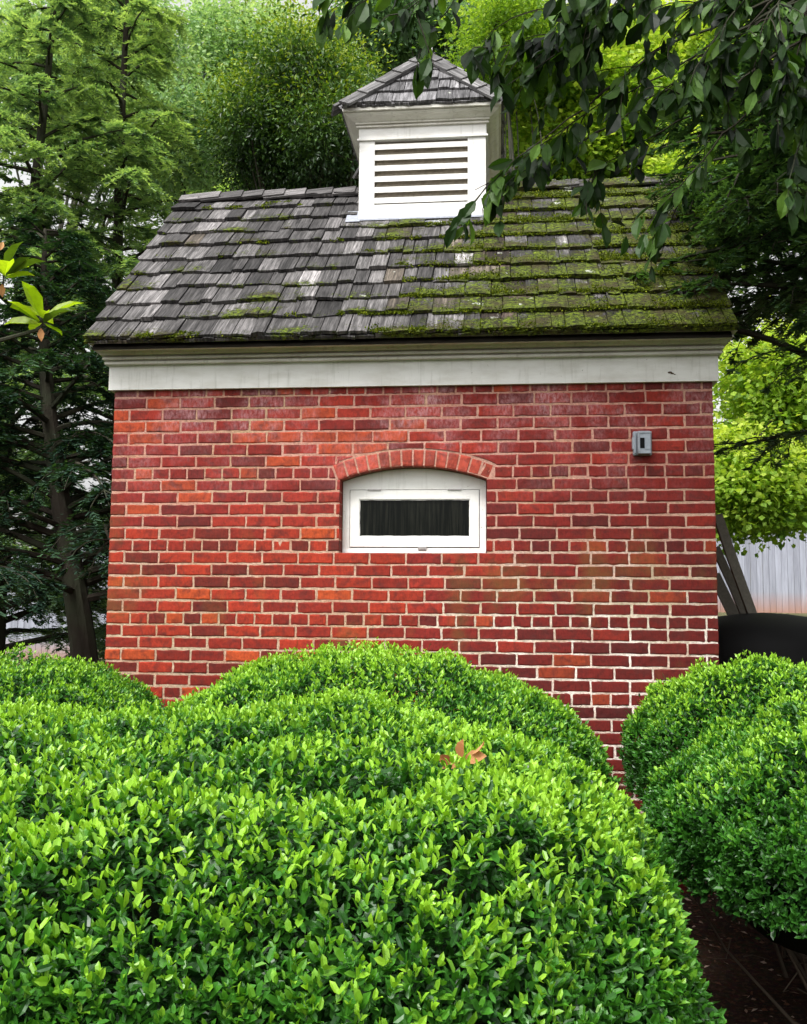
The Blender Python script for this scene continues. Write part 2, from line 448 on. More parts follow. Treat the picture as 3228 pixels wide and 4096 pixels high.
# segmental arch of rowlocks
NV = 14; TA = math.asin((hs+.012)/AR)
arch_b = MB()
for q in range(NV):
    t0 = -TA+2*TA*q/NV; t1 = -TA+2*TA*(q+1)/NV; gap = .0045/AR
    def shp(x, z, t0=t0+gap, t1=t1-gap):
        tt = t0+(t1-t0)*x; rr = AR+.001+(RING-.004)*z
        return OXC+rr*np.sin(tt), AZ+rr*np.cos(tt)
    n0 = RNG.random()
    col = np.array([.40, .06, .035])*(.75+.5*n0)
    us = brick(arch_b, FR, 0, 1, 0, 1, .07, lambda x, z, s=shp: s(np.clip(x, 0.02*(RNG.random()), 1), np.clip(z, 0, 1.02)), col)
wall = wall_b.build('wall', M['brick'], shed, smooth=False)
arch_b.build('brick_arch', M['brick'], wall)
# mortar body of the wall
mo = MB(); E_ = .0025; yf = .0035
def quadxz(x0, x1, z0, z1, y): mo.add([(x0, y, z0), (x1, y, z0), (x1, y, z1), (x0, y, z1)], [[(0, 1, 2, 3)]])
a_, b_ = OX0-E_, OX1+E_
quadxz(-W2+.003, a_, -.3, ZTOP+.1, yf); quadxz(b_, W2-.003, -.3, ZTOP+.1, yf); quadxz(a_, b_, -.3, OZ0-E_, yf)
NA = 28; xsA = np.linspace(a_, b_, NA+1); zA = AZ+np.sqrt((AR+E_)**2-(xsA-OXC)**2)
for q in range(NA):
    mo.add([(xsA[q], yf, zA[q]), (xsA[q+1], yf, zA[q+1]), (xsA[q+1], yf, ZTOP+.1), (xsA[q], yf, ZTOP+.1)], [[(0, 1, 2, 3)]])
    mo.add([(xsA[q], yf, zA[q]), (xsA[q+1], yf, zA[q+1]), (xsA[q+1], .2, zA[q+1]), (xsA[q], .2, zA[q])], [[(3, 2, 1, 0)]])
mo.add([(a_, yf, OZ0-E_), (a_, yf, zA[0]), (a_, .2, zA[0]), (a_, .2, OZ0-E_)], [[(0, 1, 2, 3)]])
mo.add([(b_, yf, OZ0-E_), (b_, yf, zA[-1]), (b_, .2, zA[-1]), (b_, .2, OZ0-E_)], [[(3, 2, 1, 0)]])
mo.add([(a_, yf, OZ0-E_), (b_, yf, OZ0-E_), (b_, .2, OZ0-E_), (a_, .2, OZ0-E_)], [[(0, 1, 2, 3)]])
for sx in (-1, 1):
    xx = sx*(W2-.0035)
    mo.add([(xx, yf, -.3), (xx, DEP, -.3), (xx, DEP, 2.9), (xx, yf, 2.9)], [[(0, 3, 2, 1) if sx > 0 else (0, 1, 2, 3)]])
    mo.add([(xx, yf+.05, 2.9), (xx, DEP, 2.9), (xx, YR, ZR-.08)], [[(0, 1, 2)]])
mo.add([(-W2, DEP, -.3), (W2, DEP, -.3), (W2, DEP, 3), (-W2, DEP, 3)], [[(0, 3, 2, 1)]])
mo.build('mortar', M['mortar'], wall)

# window unit
YW = .092
win = MB()
def arch_top(x, ins=0.): return AZ+np.sqrt((AR-ins)**2-(x-OXC)**2)
SX0, SX1, SZ0, SZ1 = -.309, .413, 1.91, 2.228
gx0, gx1 = SX0-.004, SX1+.004; gz0, gz1 = SZ0-.006, SZ1+.004
def prism_xz(mb, poly, y0, y1):
    n = len(poly); V = [(x, y0, z) for x, z in poly]+[(x, y1, z) for x, z in poly]
    mb.add(V, [np.array([list(range(n))]), np.array([(k, n+k, n+(k+1) % n, (k+1) % n) for k in range(n)])])
o0, o1 = OX0+.004, OX1-.004
prism_xz(win, [(o0, OZ0+.003), (gx0, OZ0+.003), (gx0, gz1), (o0, gz1)], YW, YW+.05)
prism_xz(win, [(gx1, OZ0+.003), (o1, OZ0+.003), (o1, gz1), (gx1, gz1)], YW, YW+.05)
prism_xz(win, [(gx0, OZ0+.003), (gx1, OZ0+.003), (gx1, gz0), (gx0, gz0)], YW+.0, YW+.05)
tp = [(o0, gz1), (o1, gz1)]+[(x, arch_top(x, .003)) for x in np.linspace(o1, o0, 24)]
prism_xz(win, tp, YW+.001, YW+.05)
# small sill lip
win.box((OX0+.006, YW-.012, OZ0+.003), (OX1-.006, YW, OZ0+.014))
window = win.build('window', M['winpaint'], shed)
sash = MB()
ya, yb = YW-.006, YW+.03
GX0, GX1, GZ0, GZ1 = -.258, .364, 1.965, 2.177
for (x0, x1, z0, z1) in ((SX0, SX1, GZ1, SZ1), (SX0, SX1, SZ0, GZ0), (SX0, GX0, GZ0, GZ1), (GX1, SX1, GZ0, GZ1)):
    sash.box((x0, ya, z0), (x1, yb, z1))
# ragged putty line
for (x0, x1, z, s_) in ((GX0, GX1, GZ0, 1), (GX0, GX1, GZ1, -1)):
    n = 60; xx = np.linspace(x0, x1, n); hh = .0035+.0045*fbm(xx*22, z*9)
    for q in range(n-1):
        z2 = [z+s_*hh[q], z+s_*hh[q+1]]
        pl = [(xx[q], z), (xx[q+1], z), (xx[q+1], z2[1]), (xx[q], z2[0])]
        sash.add([(p_[0], ya+.006, p_[1]) for p_ in pl], [[(0, 1, 2, 3) if s_ > 0 else (3, 2, 1, 0)]])
for (x, s_) in ((GX0, 1), (GX1, -1)):
    n = 24; zz = np.linspace(GZ0, GZ1, n); hh = .003+.004*fbm(zz*22, x*9)
    for q in range(n-1):
        pl = [(x, zz[q]), (x+s_*hh[q], zz[q]), (x+s_*hh[q+1], zz[q+1]), (x, zz[q+1])]
        sash.add([(p_[0], ya+.0065, p_[1]) for p_ in pl], [[(0, 1, 2, 3) if s_ > 0 else (3, 2, 1, 0)]])
sash.build('sash', M['winpaint'], window)
gl = MB(); gl.box((GX0-.005, ya+.014, GZ0-.005), (GX1+.005, ya+.019, GZ1+.005)); gl.build('pane', M['glass'], window)
for hx in ((-.21, -.135), (.24, .315)):
    h_ = MB(); h_.box((hx[0], YW-.013, SZ1-.003), (hx[1], YW-.001, SZ1+.004)); h_.build('hinge', M['steel'], window)
la = MB(); la.box((.075, YW-.016, OZ0+.018), (.123, YW-.001, OZ0+.038)); la.box((.083, YW-.02, OZ0+.023), (.115, YW-.016, OZ0+.033)); la.build('latch', M['steel'], window)
# dark room behind the frame gap
dk = MB(); dk.box((OX0+.006, YW+.052, OZ0), (OX1-.006, YW+.06, OZC-.01)); dk.build('window_back', M['dark'], window)

# frieze and cornice
fz = MB()
def ring_prof(mb, x0, x1, y0, y1, prof, ky=1.):
    """profile [(out, z), ...] swept round a rectangle with mitred corners"""
    V = []; n = len(prof)
    for (o, z) in prof: V += [(x0-o, y0-o*ky, z), (x1+o, y0-o*ky, z), (x1+o, y1+o*ky, z), (x0-o, y1+o*ky, z)]
    F = []
    for k in range(n-1):
        for c in range(4):
            a = k*4+c; b = k*4+(c+1) % 4
            F.append((a, b, b+4, a+4))
    mb.add(V, np.array(F))
ring_prof(fz, -W2, W2, 0, DEP, [(-.02, 2.797), (.026, 2.797), (.026, 2.950), (.022, 2.950)])
fz.build('frieze', M['white'], shed)
cr = MB()
ring_prof(cr, -W2, W2, 0, DEP, [(.012, 2.938), (.040, 2.938), (.040, 2.951), (.026, 2.953), (.026, 2.961), (.048, 2.962), (.048, 2.975), (.034, 2.977), (.034, 2.985), (.058, 2.986), (.064, 3.004), (.084, 3.006), (.084, 3.020), (.068, 3.022), (.068, 3.031), (.098, 3.032), (.098, 3.052), (.104, 3.08), (.05, 3.10)], 1.6)
cr.build('cornice', M['trim'], shed)

# main roof
RX = 1.757
slope_len = math.hypot(YR-YE, ZR-ZE); un = np.array([0, (YR-YE)/slope_len, (ZR-ZE)/slope_len]); nn = np.array([0, -un[2], un[1]])
EXPO = slope_len/10.35
def shake_colour(x):
    c = np.array([.135, .127, .126])*(.38+.95*RNG.random()**1.2)
    if RNG.random() < .18: c = c*.55
    if RNG.random() < .04: c = c*np.array([.95, .84, .68])
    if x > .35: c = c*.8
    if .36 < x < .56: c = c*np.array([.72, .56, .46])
    if RNG.random() < .05: c = c*1.9
    return c
def add_shake(mb, O, ux, us, un_, xa, xb, s0, ln, h0, th, expo, col, clip=None, xoff=0.):
    """shake lying on a slope: O origin, ux across, us up the slope, un_ normal"""
    nx_ = 5; S = np.array([0, min(.5*expo, ln*.35), min(expo*1.05, ln*.7), ln]); tt = np.linspace(0, 1, nx_)
    skew = RNG.normal(0, .009); j0 = RNG.normal(0, .0025, nx_)+skew*(tt-.5)
    cup = RNG.normal(.001, .002)*(1-(2*tt-1)**2)
    top = []; bot = []; uv = []; ed = []
    r1, r2 = RNG.random()*40, RNG.random()*40
    for k, s in enumerate(S):
        f = 1-s/ln
        for q, t in enumerate(tt):
            x = xa+(xb-xa)*t; ss = s0+s+(j0[q] if k == 0 else 0)
            if clip is not None: x = clip(x, ss)
            b = h0*f; tp_ = b+th*max(f, .2)+cup[q]*f
            base = O+ux*x+us*ss
            top.append(base+un_*tp_); bot.append(base+un_*b); uv.append((x+r1, s+r2, 0)); ed.append(s/expo)
    V = np.array(top+bot); nT = len(top); F = []
    for k in range(3):
        for q in range(nx_-1):
            a = k*nx_+q; F.append((a, a+1, a+nx_+1, a+nx_))
        a = k*nx_; F.append((a, a+nx_, nT+a+nx_, nT+a)); a = k*nx_+nx_-1; F.append((a+nx_, a, nT+a, nT+a+nx_))
    for q in range(nx_-1): F.append((q+1, q, nT+q, nT+q+1))
    mb.add(V, np.array(F), Col=col, uvw=np.array(uv+uv), edge=np.array(ed+ed))
rf = MB(); moss_pts = []
OR = np.array([0, YE, ZE+.03]); ORb = np.array([0, 2*YR-YE, ZE+.03])
UX = np.array([1., 0, 0]); unb = un*np.array([1, -1, 1]); nnb = nn*np.array([1, -1, 1])
for side in (0, 1):
    O, us_, nv_ = (OR, un, nn) if side == 0 else (ORb, unb, nnb)
    for k in range(-1, 11):
        s0 = max(k, 0)*EXPO-(.0 if k else 0); ex = EXPO
        if k == -1: s0 = -.004; 
        x = -RX-RNG.random()*.02
        rowsag = RNG.normal(0, .004)
        while x < RX-.02:
            w = RNG.choice([.07, .09, .11, .14, .18], p=[.2, .27, .25, .18, .1])*(1+RNG.normal(0, .06))
            xe = min(x+w, RX+RNG.random()*.02)
            if RX-xe < .05: xe = RX+RNG.random()*.02
            ln = .45 if k < 8 else (slope_len-s0-.004)
            h0 = .025 if k >= 0 else .002
            js = 0 if k <= 0 else RNG.normal(0, .012)+rowsag
            sag = -.012*math.sin((x+1.7)/3.4*math.pi) if k == 10 else 0
            add_shake(rf, O, UX, us_, nv_, x+.0015, xe-RNG.uniform(.002, .007), s0+js, ln, h0+RNG.uniform(-.002, .005), RNG.uniform(.012, .024), EXPO, shake_colour(x))
            x = xe
roof = rf.build('roof', M['shake'], shed)
dkm = MB()
for sx in (1,):
    V = [(-RX+.02, YE+.02, ZE+.012), (RX-.02, YE+.02, ZE+.012), (RX-.02, YR, ZR+.012), (-RX+.02, YR, ZR+.012), (RX-.02, 2*YR-YE-.02, ZE+.012), (-RX+.02, 2*YR-YE-.02, ZE+.012)]
    dkm.add(V, [[(0, 1, 2, 3), (3, 2, 4, 5)]])
    V2 = [(a, b, c-.012) for a, b, c in V]; dkm.add(V2, [[(3, 2, 1, 0), (5, 4, 2, 3)]])
    dkm.add([V[0], V[3], V2[3], V2[0]], [[(0, 1, 2, 3)]]); dkm.add([V[1], V[2], V2[2], V2[1]], [[(3, 2, 1, 0)]])
    dkm.add([V[3], V[5], V2[5], V2[3]], [[(0, 1, 2, 3)]]); dkm.add([V[2], V[4], V2[4], V2[2]], [[(3, 2, 1, 0)]])
    dkm.add([V[0], V[1], V2[1], V2[0]], [[(3, 2, 1, 0)]])
dkm.build('roof_deck', M['deck'], roof)
# ridge cap of lapped boards
rc = MB()
x = -RX-.01; kk = 0
while x < RX-.1:
    inc = .165+RNG.normal(0, .012)
    if not (-.5 < x < .46) or True:
        for side in (0, 1):
            nv_, us_ = (nn, un) if side == 0 else (nnb, unb)
            L = .30; w = .105+RNG.normal(0, .006); hgt = .05+RNG.normal(0, .003)
            tilt = .022
            xe = min(x+L, RX+.02)
            c = np.array([0, YR, ZR+.060+.012*fbm(x*2, 3.)]); V = []
            for (xx, h) in ((x, tilt*0), (xe, tilt)):
                for (dd, nn2) in ((0, 0.), (-w, 0.), (-w, .014), (0, .016)):
                    V.append(c+UX*xx+us_*dd+nv_*(h*(1 if x < 0 else 1)+nn2)-np.array([0, 0, .01]))
            r1 = RNG.random()*30
            rc.add(V, [[(0, 3, 2, 1), (4, 5, 6, 7), (0, 1, 5, 4), (1, 2, 6, 5), (2, 3, 7, 6), (3, 0, 4, 7)]], Col=shake_colour(x)*1.1, uvw=[(v[1]*3+r1, v[0], 0) for v in V], edge=.8)
    x += inc; kk += 1
rc.build('ridge_cap', M['shake'], roof)

# cupola
CX0, CX1 = -.402, .442; CYF = .875; CYB = 2*YR-CYF; CC = (CX0+CX1)/2
cup = empty('cupola', (CC, YR, 4.1)); cup.parent = shed; cup.location = Vector((CC, YR, 4.1))-Vector(shed.location)
zr_at = lambda y: ZE+.05+SL*(y-YE)
ZB = 4.136
body = MB()
def face_frames():
    yield (lambda a, o, z: (CC+a, CYF-o, z)), (CX1-CX0)/2
    yield (lambda a, o, z: (CC-a, CYB+o, z)), (CX1-CX0)/2
    yield (lambda a, o, z: (CX1+o, YR+a, z)), (CYB-CYF)/2
    yield (lambda a, o, z: (CX0-o, YR-a, z)), (CYB-CYF)/2
def fbox(mb, fr, a0, a1, o0, o1, z0, z1, tilt=0.):
    V = [fr(a0, o1, z0), fr(a1, o1, z0), fr(a1, o0, z0+tilt), fr(a0, o0, z0+tilt), fr(a0, o1, z1), fr(a1, o1, z1), fr(a1, o0, z1+tilt), fr(a0, o0, z1+tilt)]
    mb.add(V, [[(0, 3, 2, 1), (4, 5, 6, 7), (0, 1, 5, 4), (1, 2, 6, 5), (2, 3, 7, 6), (3, 0, 4, 7)]])
panel = MB(); inner = MB()
LZ0, LZ1 = 4.235, 4.692; hw = (CX1-CX0)/2; aL, aR = -.299-CC, .323-CC+.0
slat_list = []
for fi, (fr, h) in enumerate(face_frames()):
    zb = ZB if fi == 0 else (ZB-.05 if fi == 1 else ZB+.0)
    ins = .02 if fi > 1 else 0
    for (a0_, a1_) in ((-h+ins, aL), (aR, h-ins)):
        po = MB(); fbox(po, fr, a0_, a1_, -.022, .0, zb, 4.68); po.build('corner_board', M['white'], cup)
    fbox(panel, fr, aL+.001, aR-.001, -.022, -.002, zb, LZ0)
    inner.add([fr(-h+.03, -.031, zb), fr(h-.03, -.031, zb), fr(h-.03, -.031, 4.8), fr(-h+.03, -.031, 4.8)], [[(0, 1, 2, 3)]])
    for q in range(6):
        z = LZ0+.008+q*.0745
        sl = MB(); th = .010
        V = []
        for (o, zz) in ((-.002, z), (-.030, z+.046)):
            for a in (aL+.001, aR-.001):
                V += [fr(a, o, zz)]
        for (o, zz) in ((-.002, z+.037), (-.030, z+.052)):
            for a in (aL+.001, aR-.001):
                V += [fr(a, o, zz)]
        # slat: front lip face plus sloping blade
        sl.add(V, [[(0, 1, 5, 4), (4, 5, 7, 6), (2, 6, 7, 3), (0, 2, 3, 1), (0, 4, 6, 2), (1, 3, 7, 5)]])
        slat_list.append(sl)
panel.build('bottom_rail', M['white'], cup)
for sl in slat_list: sl.build('louver_slat', M['white'], cup)
inner.build('louver_backing', mat_plain('louver_gap_shade', (.30, .26, .20), .9, .1), cup)  # taupe sheet imitates the shaded blade undersides between the slats
cf = MB(); ring_prof(cf, CX0, CX1, CYF, CYB, [(-.03, 4.678), (.014, 4.678), (.014, 4.690), (.004, 4.694), (.004, 4.772), (.0, 4.772)])
cf.build('cupola_frieze', M['white'], cup)
cc_ = MB(); ring_prof(cc_, CX0, CX1, CYF, CYB, [(.0, 4.766), (.020, 4.766), (.020, 4.776), (.006, 4.778), (.006, 4.784), (.026, 4.786), (.026, 4.796), (.036, 4.800), (.052, 4.810), (.072, 4.820), (.088, 4.834), (.080, 4.838), (.102, 4.842), (.102, 4.862), (.05, 4.868)])
cc_.build('cupola_cornice', M['trim'], cup)
flm = MB()
flm.add([(CX0-.085, CYF-.025, zr_at(CYF-.025)+.012), (CX1+.05, CYF-.025, zr_at(CYF-.025)+.012), (CX1+.05, CYF-.025, zr_at(CYF-.025)+.026), (CX0-.085, CYF-.025, zr_at(CYF-.025)+.026)], [[(0, 1, 2, 3)]])
for (x0, x1) in ((CX0-.085, CX0+.01), (CX1-.01, CX1+.055)):
    y0, y1 = CYF-.03, CYF+.085
    flm.add([(x0, y0, zr_at(y0)+.040), (x1, y0, zr_at(y0)+.040), (x1, y1, zr_at(y1)+.046), (x0, y1, zr_at(y1)+.046)], [[(0, 1, 2, 3)]])
flm.box((CX0-.02, CYF-.012, ZB-.012), (CX1+.02, CYF+.03, ZB+.0))
flm.build('flashing', M['flash'], cup)
# cupola roof: four shake-clad faces, hip caps
EH = .100; pr = MB(); AP = np.array([CC, YR, 5.50]); ZC0 = 4.862
hx_ = hw+EH; hy_ = (CYB-CYF)/2+EH
faces = [(np.array([CC, YR-hy_, ZC0]), np.array([1., 0, 0]), hx_), (np.array([CC, YR+hy_, ZC0]), np.array([-1., 0, 0]), hx_),
         (np.array([CC+hx_, YR, ZC0]), np.array([0, 1., 0]), hy_), (np.array([CC-hx_, YR, ZC0]), np.array([0, -1., 0]), hy_)]
for (O, ux, half) in faces:
    d = AP-O; Ls = np.linalg.norm(d); us_ = d/Ls; nv_ = np.cross(ux, us_)
    lim = lambda s: half*(1-s/Ls)
    ex = Ls/4.6
    for k in range(-1, 5):
        s0 = max(k, 0)*ex-(.006 if k < 0 else 0)
        hh = lim(s0)
        x = -hh
        while x < hh-.015:
            w = RNG.choice([.07, .095, .12, .15])*(1+RNG.normal(0, .08)); xe = min(x+w, hh)
            if hh-xe < .035: xe = hh
            ln = min(.38, Ls-s0-.01)
            cl = lambda xx, ss: max(-max(lim(ss), .004), min(max(lim(ss), .004), xx))
            add_shake(pr, O, ux, us_, nv_, x+.001, xe-RNG.uniform(.002, .006), s0+(RNG.normal(0, .007) if k > 0 else 0), ln, .018 if k >= 0 else .002, RNG.uniform(.012, .02), ex, np.array([.165, .16, .165])*(.5+.8*RNG.random()), cl)
            x = xe
croof = pr.build('cupola_roof', M['shake_top'], cup)
hc = MB()
corners = [np.array([CC+sx*hx_, YR+sy*hy_, ZC0]) for sx in (-1, 1) for sy in (-1, 1)]
for Cn in corners:
    d = AP-Cn; Lh = np.linalg.norm(d); dh = d/Lh
    sx = np.sign(Cn[0]-CC); sy = np.sign(Cn[1]-YR)
    for (ax) in (np.array([-sx, 0, 0.]), np.array([0, -sy, 0.])):
        nf = np.cross(dh, ax); nf /= np.linalg.norm(nf)
        if nf[2] < 0: nf = -nf
        per = np.cross(nf, dh); per /= np.linalg.norm(per)
        if per@ax < 0: per = -per
        nseg = 5; ex = Lh/nseg
        for k in range(nseg):
            s0 = k*ex-.03; s1 = min(s0+ex*1.5, Lh+.01); wd = .085*(1 if k < 4 else .75)
            V = []
            for (s, hgt) in ((s0, .046), (s1, .03)):
                for (pw, tt) in ((0, 0), (wd, -.004), (wd, .013), (0, .016)):
                    V.append(Cn+dh*s+per*pw+nf*(hgt+tt))
            r1 = RNG.random()*30
            hc.add(V, [[(0, 3, 2, 1), (4, 5, 6, 7), (0, 1, 5, 4), (1, 2, 6, 5), (2, 3, 7, 6), (3, 0, 4, 7)]], Col=np.array([.18, .175, .175])*(.6+.6*RNG.random()), uvw=[(0+r1+(q % 4 in (1, 2))*.08, (q//4)*.2, 0) for q in range(8)], edge=.8)
hc.build('hip_cap', M['shake_top'], croof)
tc = MB()
O, ux, half = faces[0]; d = AP-O; Ls = np.linalg.norm(d); us_ = d/Ls; nv_ = np.cross(ux, us_)
for (s0, s1, w, h) in ((Ls-.17, Ls-.005, .040, .052),):
    V = []
    for (s, hh) in ((s0, h), (s1, h+.005)):
        for (xx, t_) in ((-w, 0), (w, 0), (w, .02), (-w, .02)):
            V.append(O+ux*xx+us_*s+nv_*(hh+t_))
    tc.add(V, [[(0, 3, 2, 1), (4, 5, 6, 7), (0, 1, 5, 4), (1, 2, 6, 5), (2, 3, 7, 6), (3, 0, 4, 7)]], Col=(.26, .25, .25), uvw=[(q % 4*.03, q//4*.2, 0) for q in range(8)], edge=.8)
for sy in (1,):
    pass
tc.build('peak_cap', M['shake_top'], croof)
# stain marks on the frieze
st = MB(); c0 = PT(2680, 1490, -.0262)
for (dx, dz, r, a) in ((0, 0, .010, .5), (.012, -.006, .007, -.5), (.024, -.011, .004, -.4)):
    th = np.linspace(0, 2*math.pi, 9)[:-1]
    V = [(c0[0]+dx+r*math.cos(t)*1.3, -.0285, c0[2]+dz+r*math.sin(t)*.6) for t in th]+[(c0[0]+dx, -.032, c0[2]+dz)]
    st.add(V, [[(k, (k+1) % 8, 8) for k in range(8)]])
tag(st.build('dried_leaf', mat_plain('leaf_scrap', (.09, .06, .035), .8)), 'tiny dried brown leaf scrap stuck to the white frieze board', 'leaf scrap')

# ------------------------------------------------------------------ outlet box
ob = empty('outlet_box', (1.29, 0, 2.46)); tag(ob, 'small grey plastic outlet box with dark window on the brick wall', 'outlet box')
def rbox(mb, a, b, r=.006):
    x0, y0, z0 = a; x1, y1, z1 = b
    pts = []
    for (cx, cz, st_) in ((x1-r, z1-r, 0), (x0+r, z1-r, 1), (x0+r, z0+r, 2), (x1-r, z0+r, 3)):
        for q in range(4):
            t = (st_+q/3)*math.pi/2; pts.append((cx+r*math.cos(t), cz+r*math.sin(t)))
    n = len(pts); cxm, czm = (x0+x1)/2, (z0+z1)/2
    V = [(x, y1, z) for x, z in pts]+[(x, y0+r*.6, z) for x, z in pts]+[(cxm+(x-cxm)*.93, y0, czm+(z-czm)*.95) for x, z in pts]
    F = [(k, (k+1) % n, n+(k+1) % n, n+k) for k in range(n)]+[(n+k, n+(k+1) % n, 2*n+(k+1) % n, 2*n+k) for k in range(n)]
    mb.add(V, [np.array(F), np.array([[2*n+k for k in range(n)]])])
b1 = MB(); rbox(b1, (1.243, -.022, 2.398), (1.341, .004, 2.528)); b1.build('back_plate', M['box'], ob)
b2 = MB()
rbox(b2, (1.262, -.058, 2.400), (1.332, -.022, 2.524), .008)
b2.box((1.262, -.062, 2.512), (1.334, -.058, 2.520)); b2.box((1.266, -.063, 2.414), (1.2715, -.057, 2.512)); b2.box((1.300, -.061, 2.424), (1.328, -.057, 2.505))
lid = b2.build('cover', M['box'], ob)
b3 = MB(); b3.box((1.2745, -.0605, 2.430), (1.2975, -.0575, 2.486)); b3.build('viewing_window', M['black'], ob)
b4 = MB(); b4.tube([(1.252, -.03, 2.41), (1.252, -.03, 2.515)], .006, 8); b4.box((1.238, -.028, 2.43), (1.250, -.006, 2.495)); b4.build('hinge', M['box'], ob)

# ------------------------------------------------------------------ foliage tools
def unit(v): return v/(np.linalg.norm(v, axis=-1, keepdims=True)+1e-9)
TPL = {
 'd': (np.array([(0, 0, 0), (.48, .5, .07), (1, 0, -.03), (.48, -.5, .07)]), [np.array([(0, 2, 1), (0, 3, 2)])]),
 'q': (np.array([(0, -.5, 0), (1, -.3, 0), (1, .3, 0), (0, .5, 0)]), [np.array([(0, 1, 2, 3)])]),
 'l': (np.array([(0, 0, 0), (.3, 0, -.02), (.7, 0, .0), (1, 0, -.05), (.24, .42, .08), (.70, .42, .09), (.24, -.42, .08), (.70, -.42, .09)]),
       [np.array([(0, 1, 4), (0, 6, 1), (2, 3, 5), (3, 2, 7)]), np.array([(1, 2, 5, 4), (1, 6, 7, 2)])]),
 'big': (np.array([(0, 0, 0), (.2, 0, -.03), (.5, 0, -.02), (.8, 0, -.02), (1.02, 0, -.08), (.18, .27, .05), (.48, .5, .10), (.78, .36, .07), (.18, -.27, .05), (.48, -.5, .10), (.78, -.36, .07)]),
       [np.array([(0, 1, 5), (0, 8, 1), (3, 4, 7), (4, 3, 10)]), np.array([(1, 2, 6, 5), (2, 3, 7, 6), (1, 8, 9, 2), (2, 9, 10, 3)])]),
}
def put_leaves(mb, kind, P, D, N, L, W, tint):
    T, Fs = TPL[kind]; n = len(P)
    if n == 0: return
    D = unit(D); S = unit(np.cross(N, D)); N = np.cross(D, S)
    L = np.broadcast_to(L, (n,))[:, None, None]; W = np.broadcast_to(W, (n,))[:, None, None]
    V = P[:, None, :]+D[:, None, :]*(T[None, :, 0:1]*L)+S[:, None, :]*(T[None, :, 1:2]*W)+N[:, None, :]*(T[None, :, 2:3]*L)
    k = len(T); off = (np.arange(n)*k)[:, None, None]
    mb.add(V.reshape(-1, 3), [(F[None]+off).reshape(-1, F.shape[1]) for F in Fs], tint=np.repeat(np.broadcast_to(tint, (n,)), k))
def rvec(n): return unit(RNG.normal(0, 1, (n, 3)))

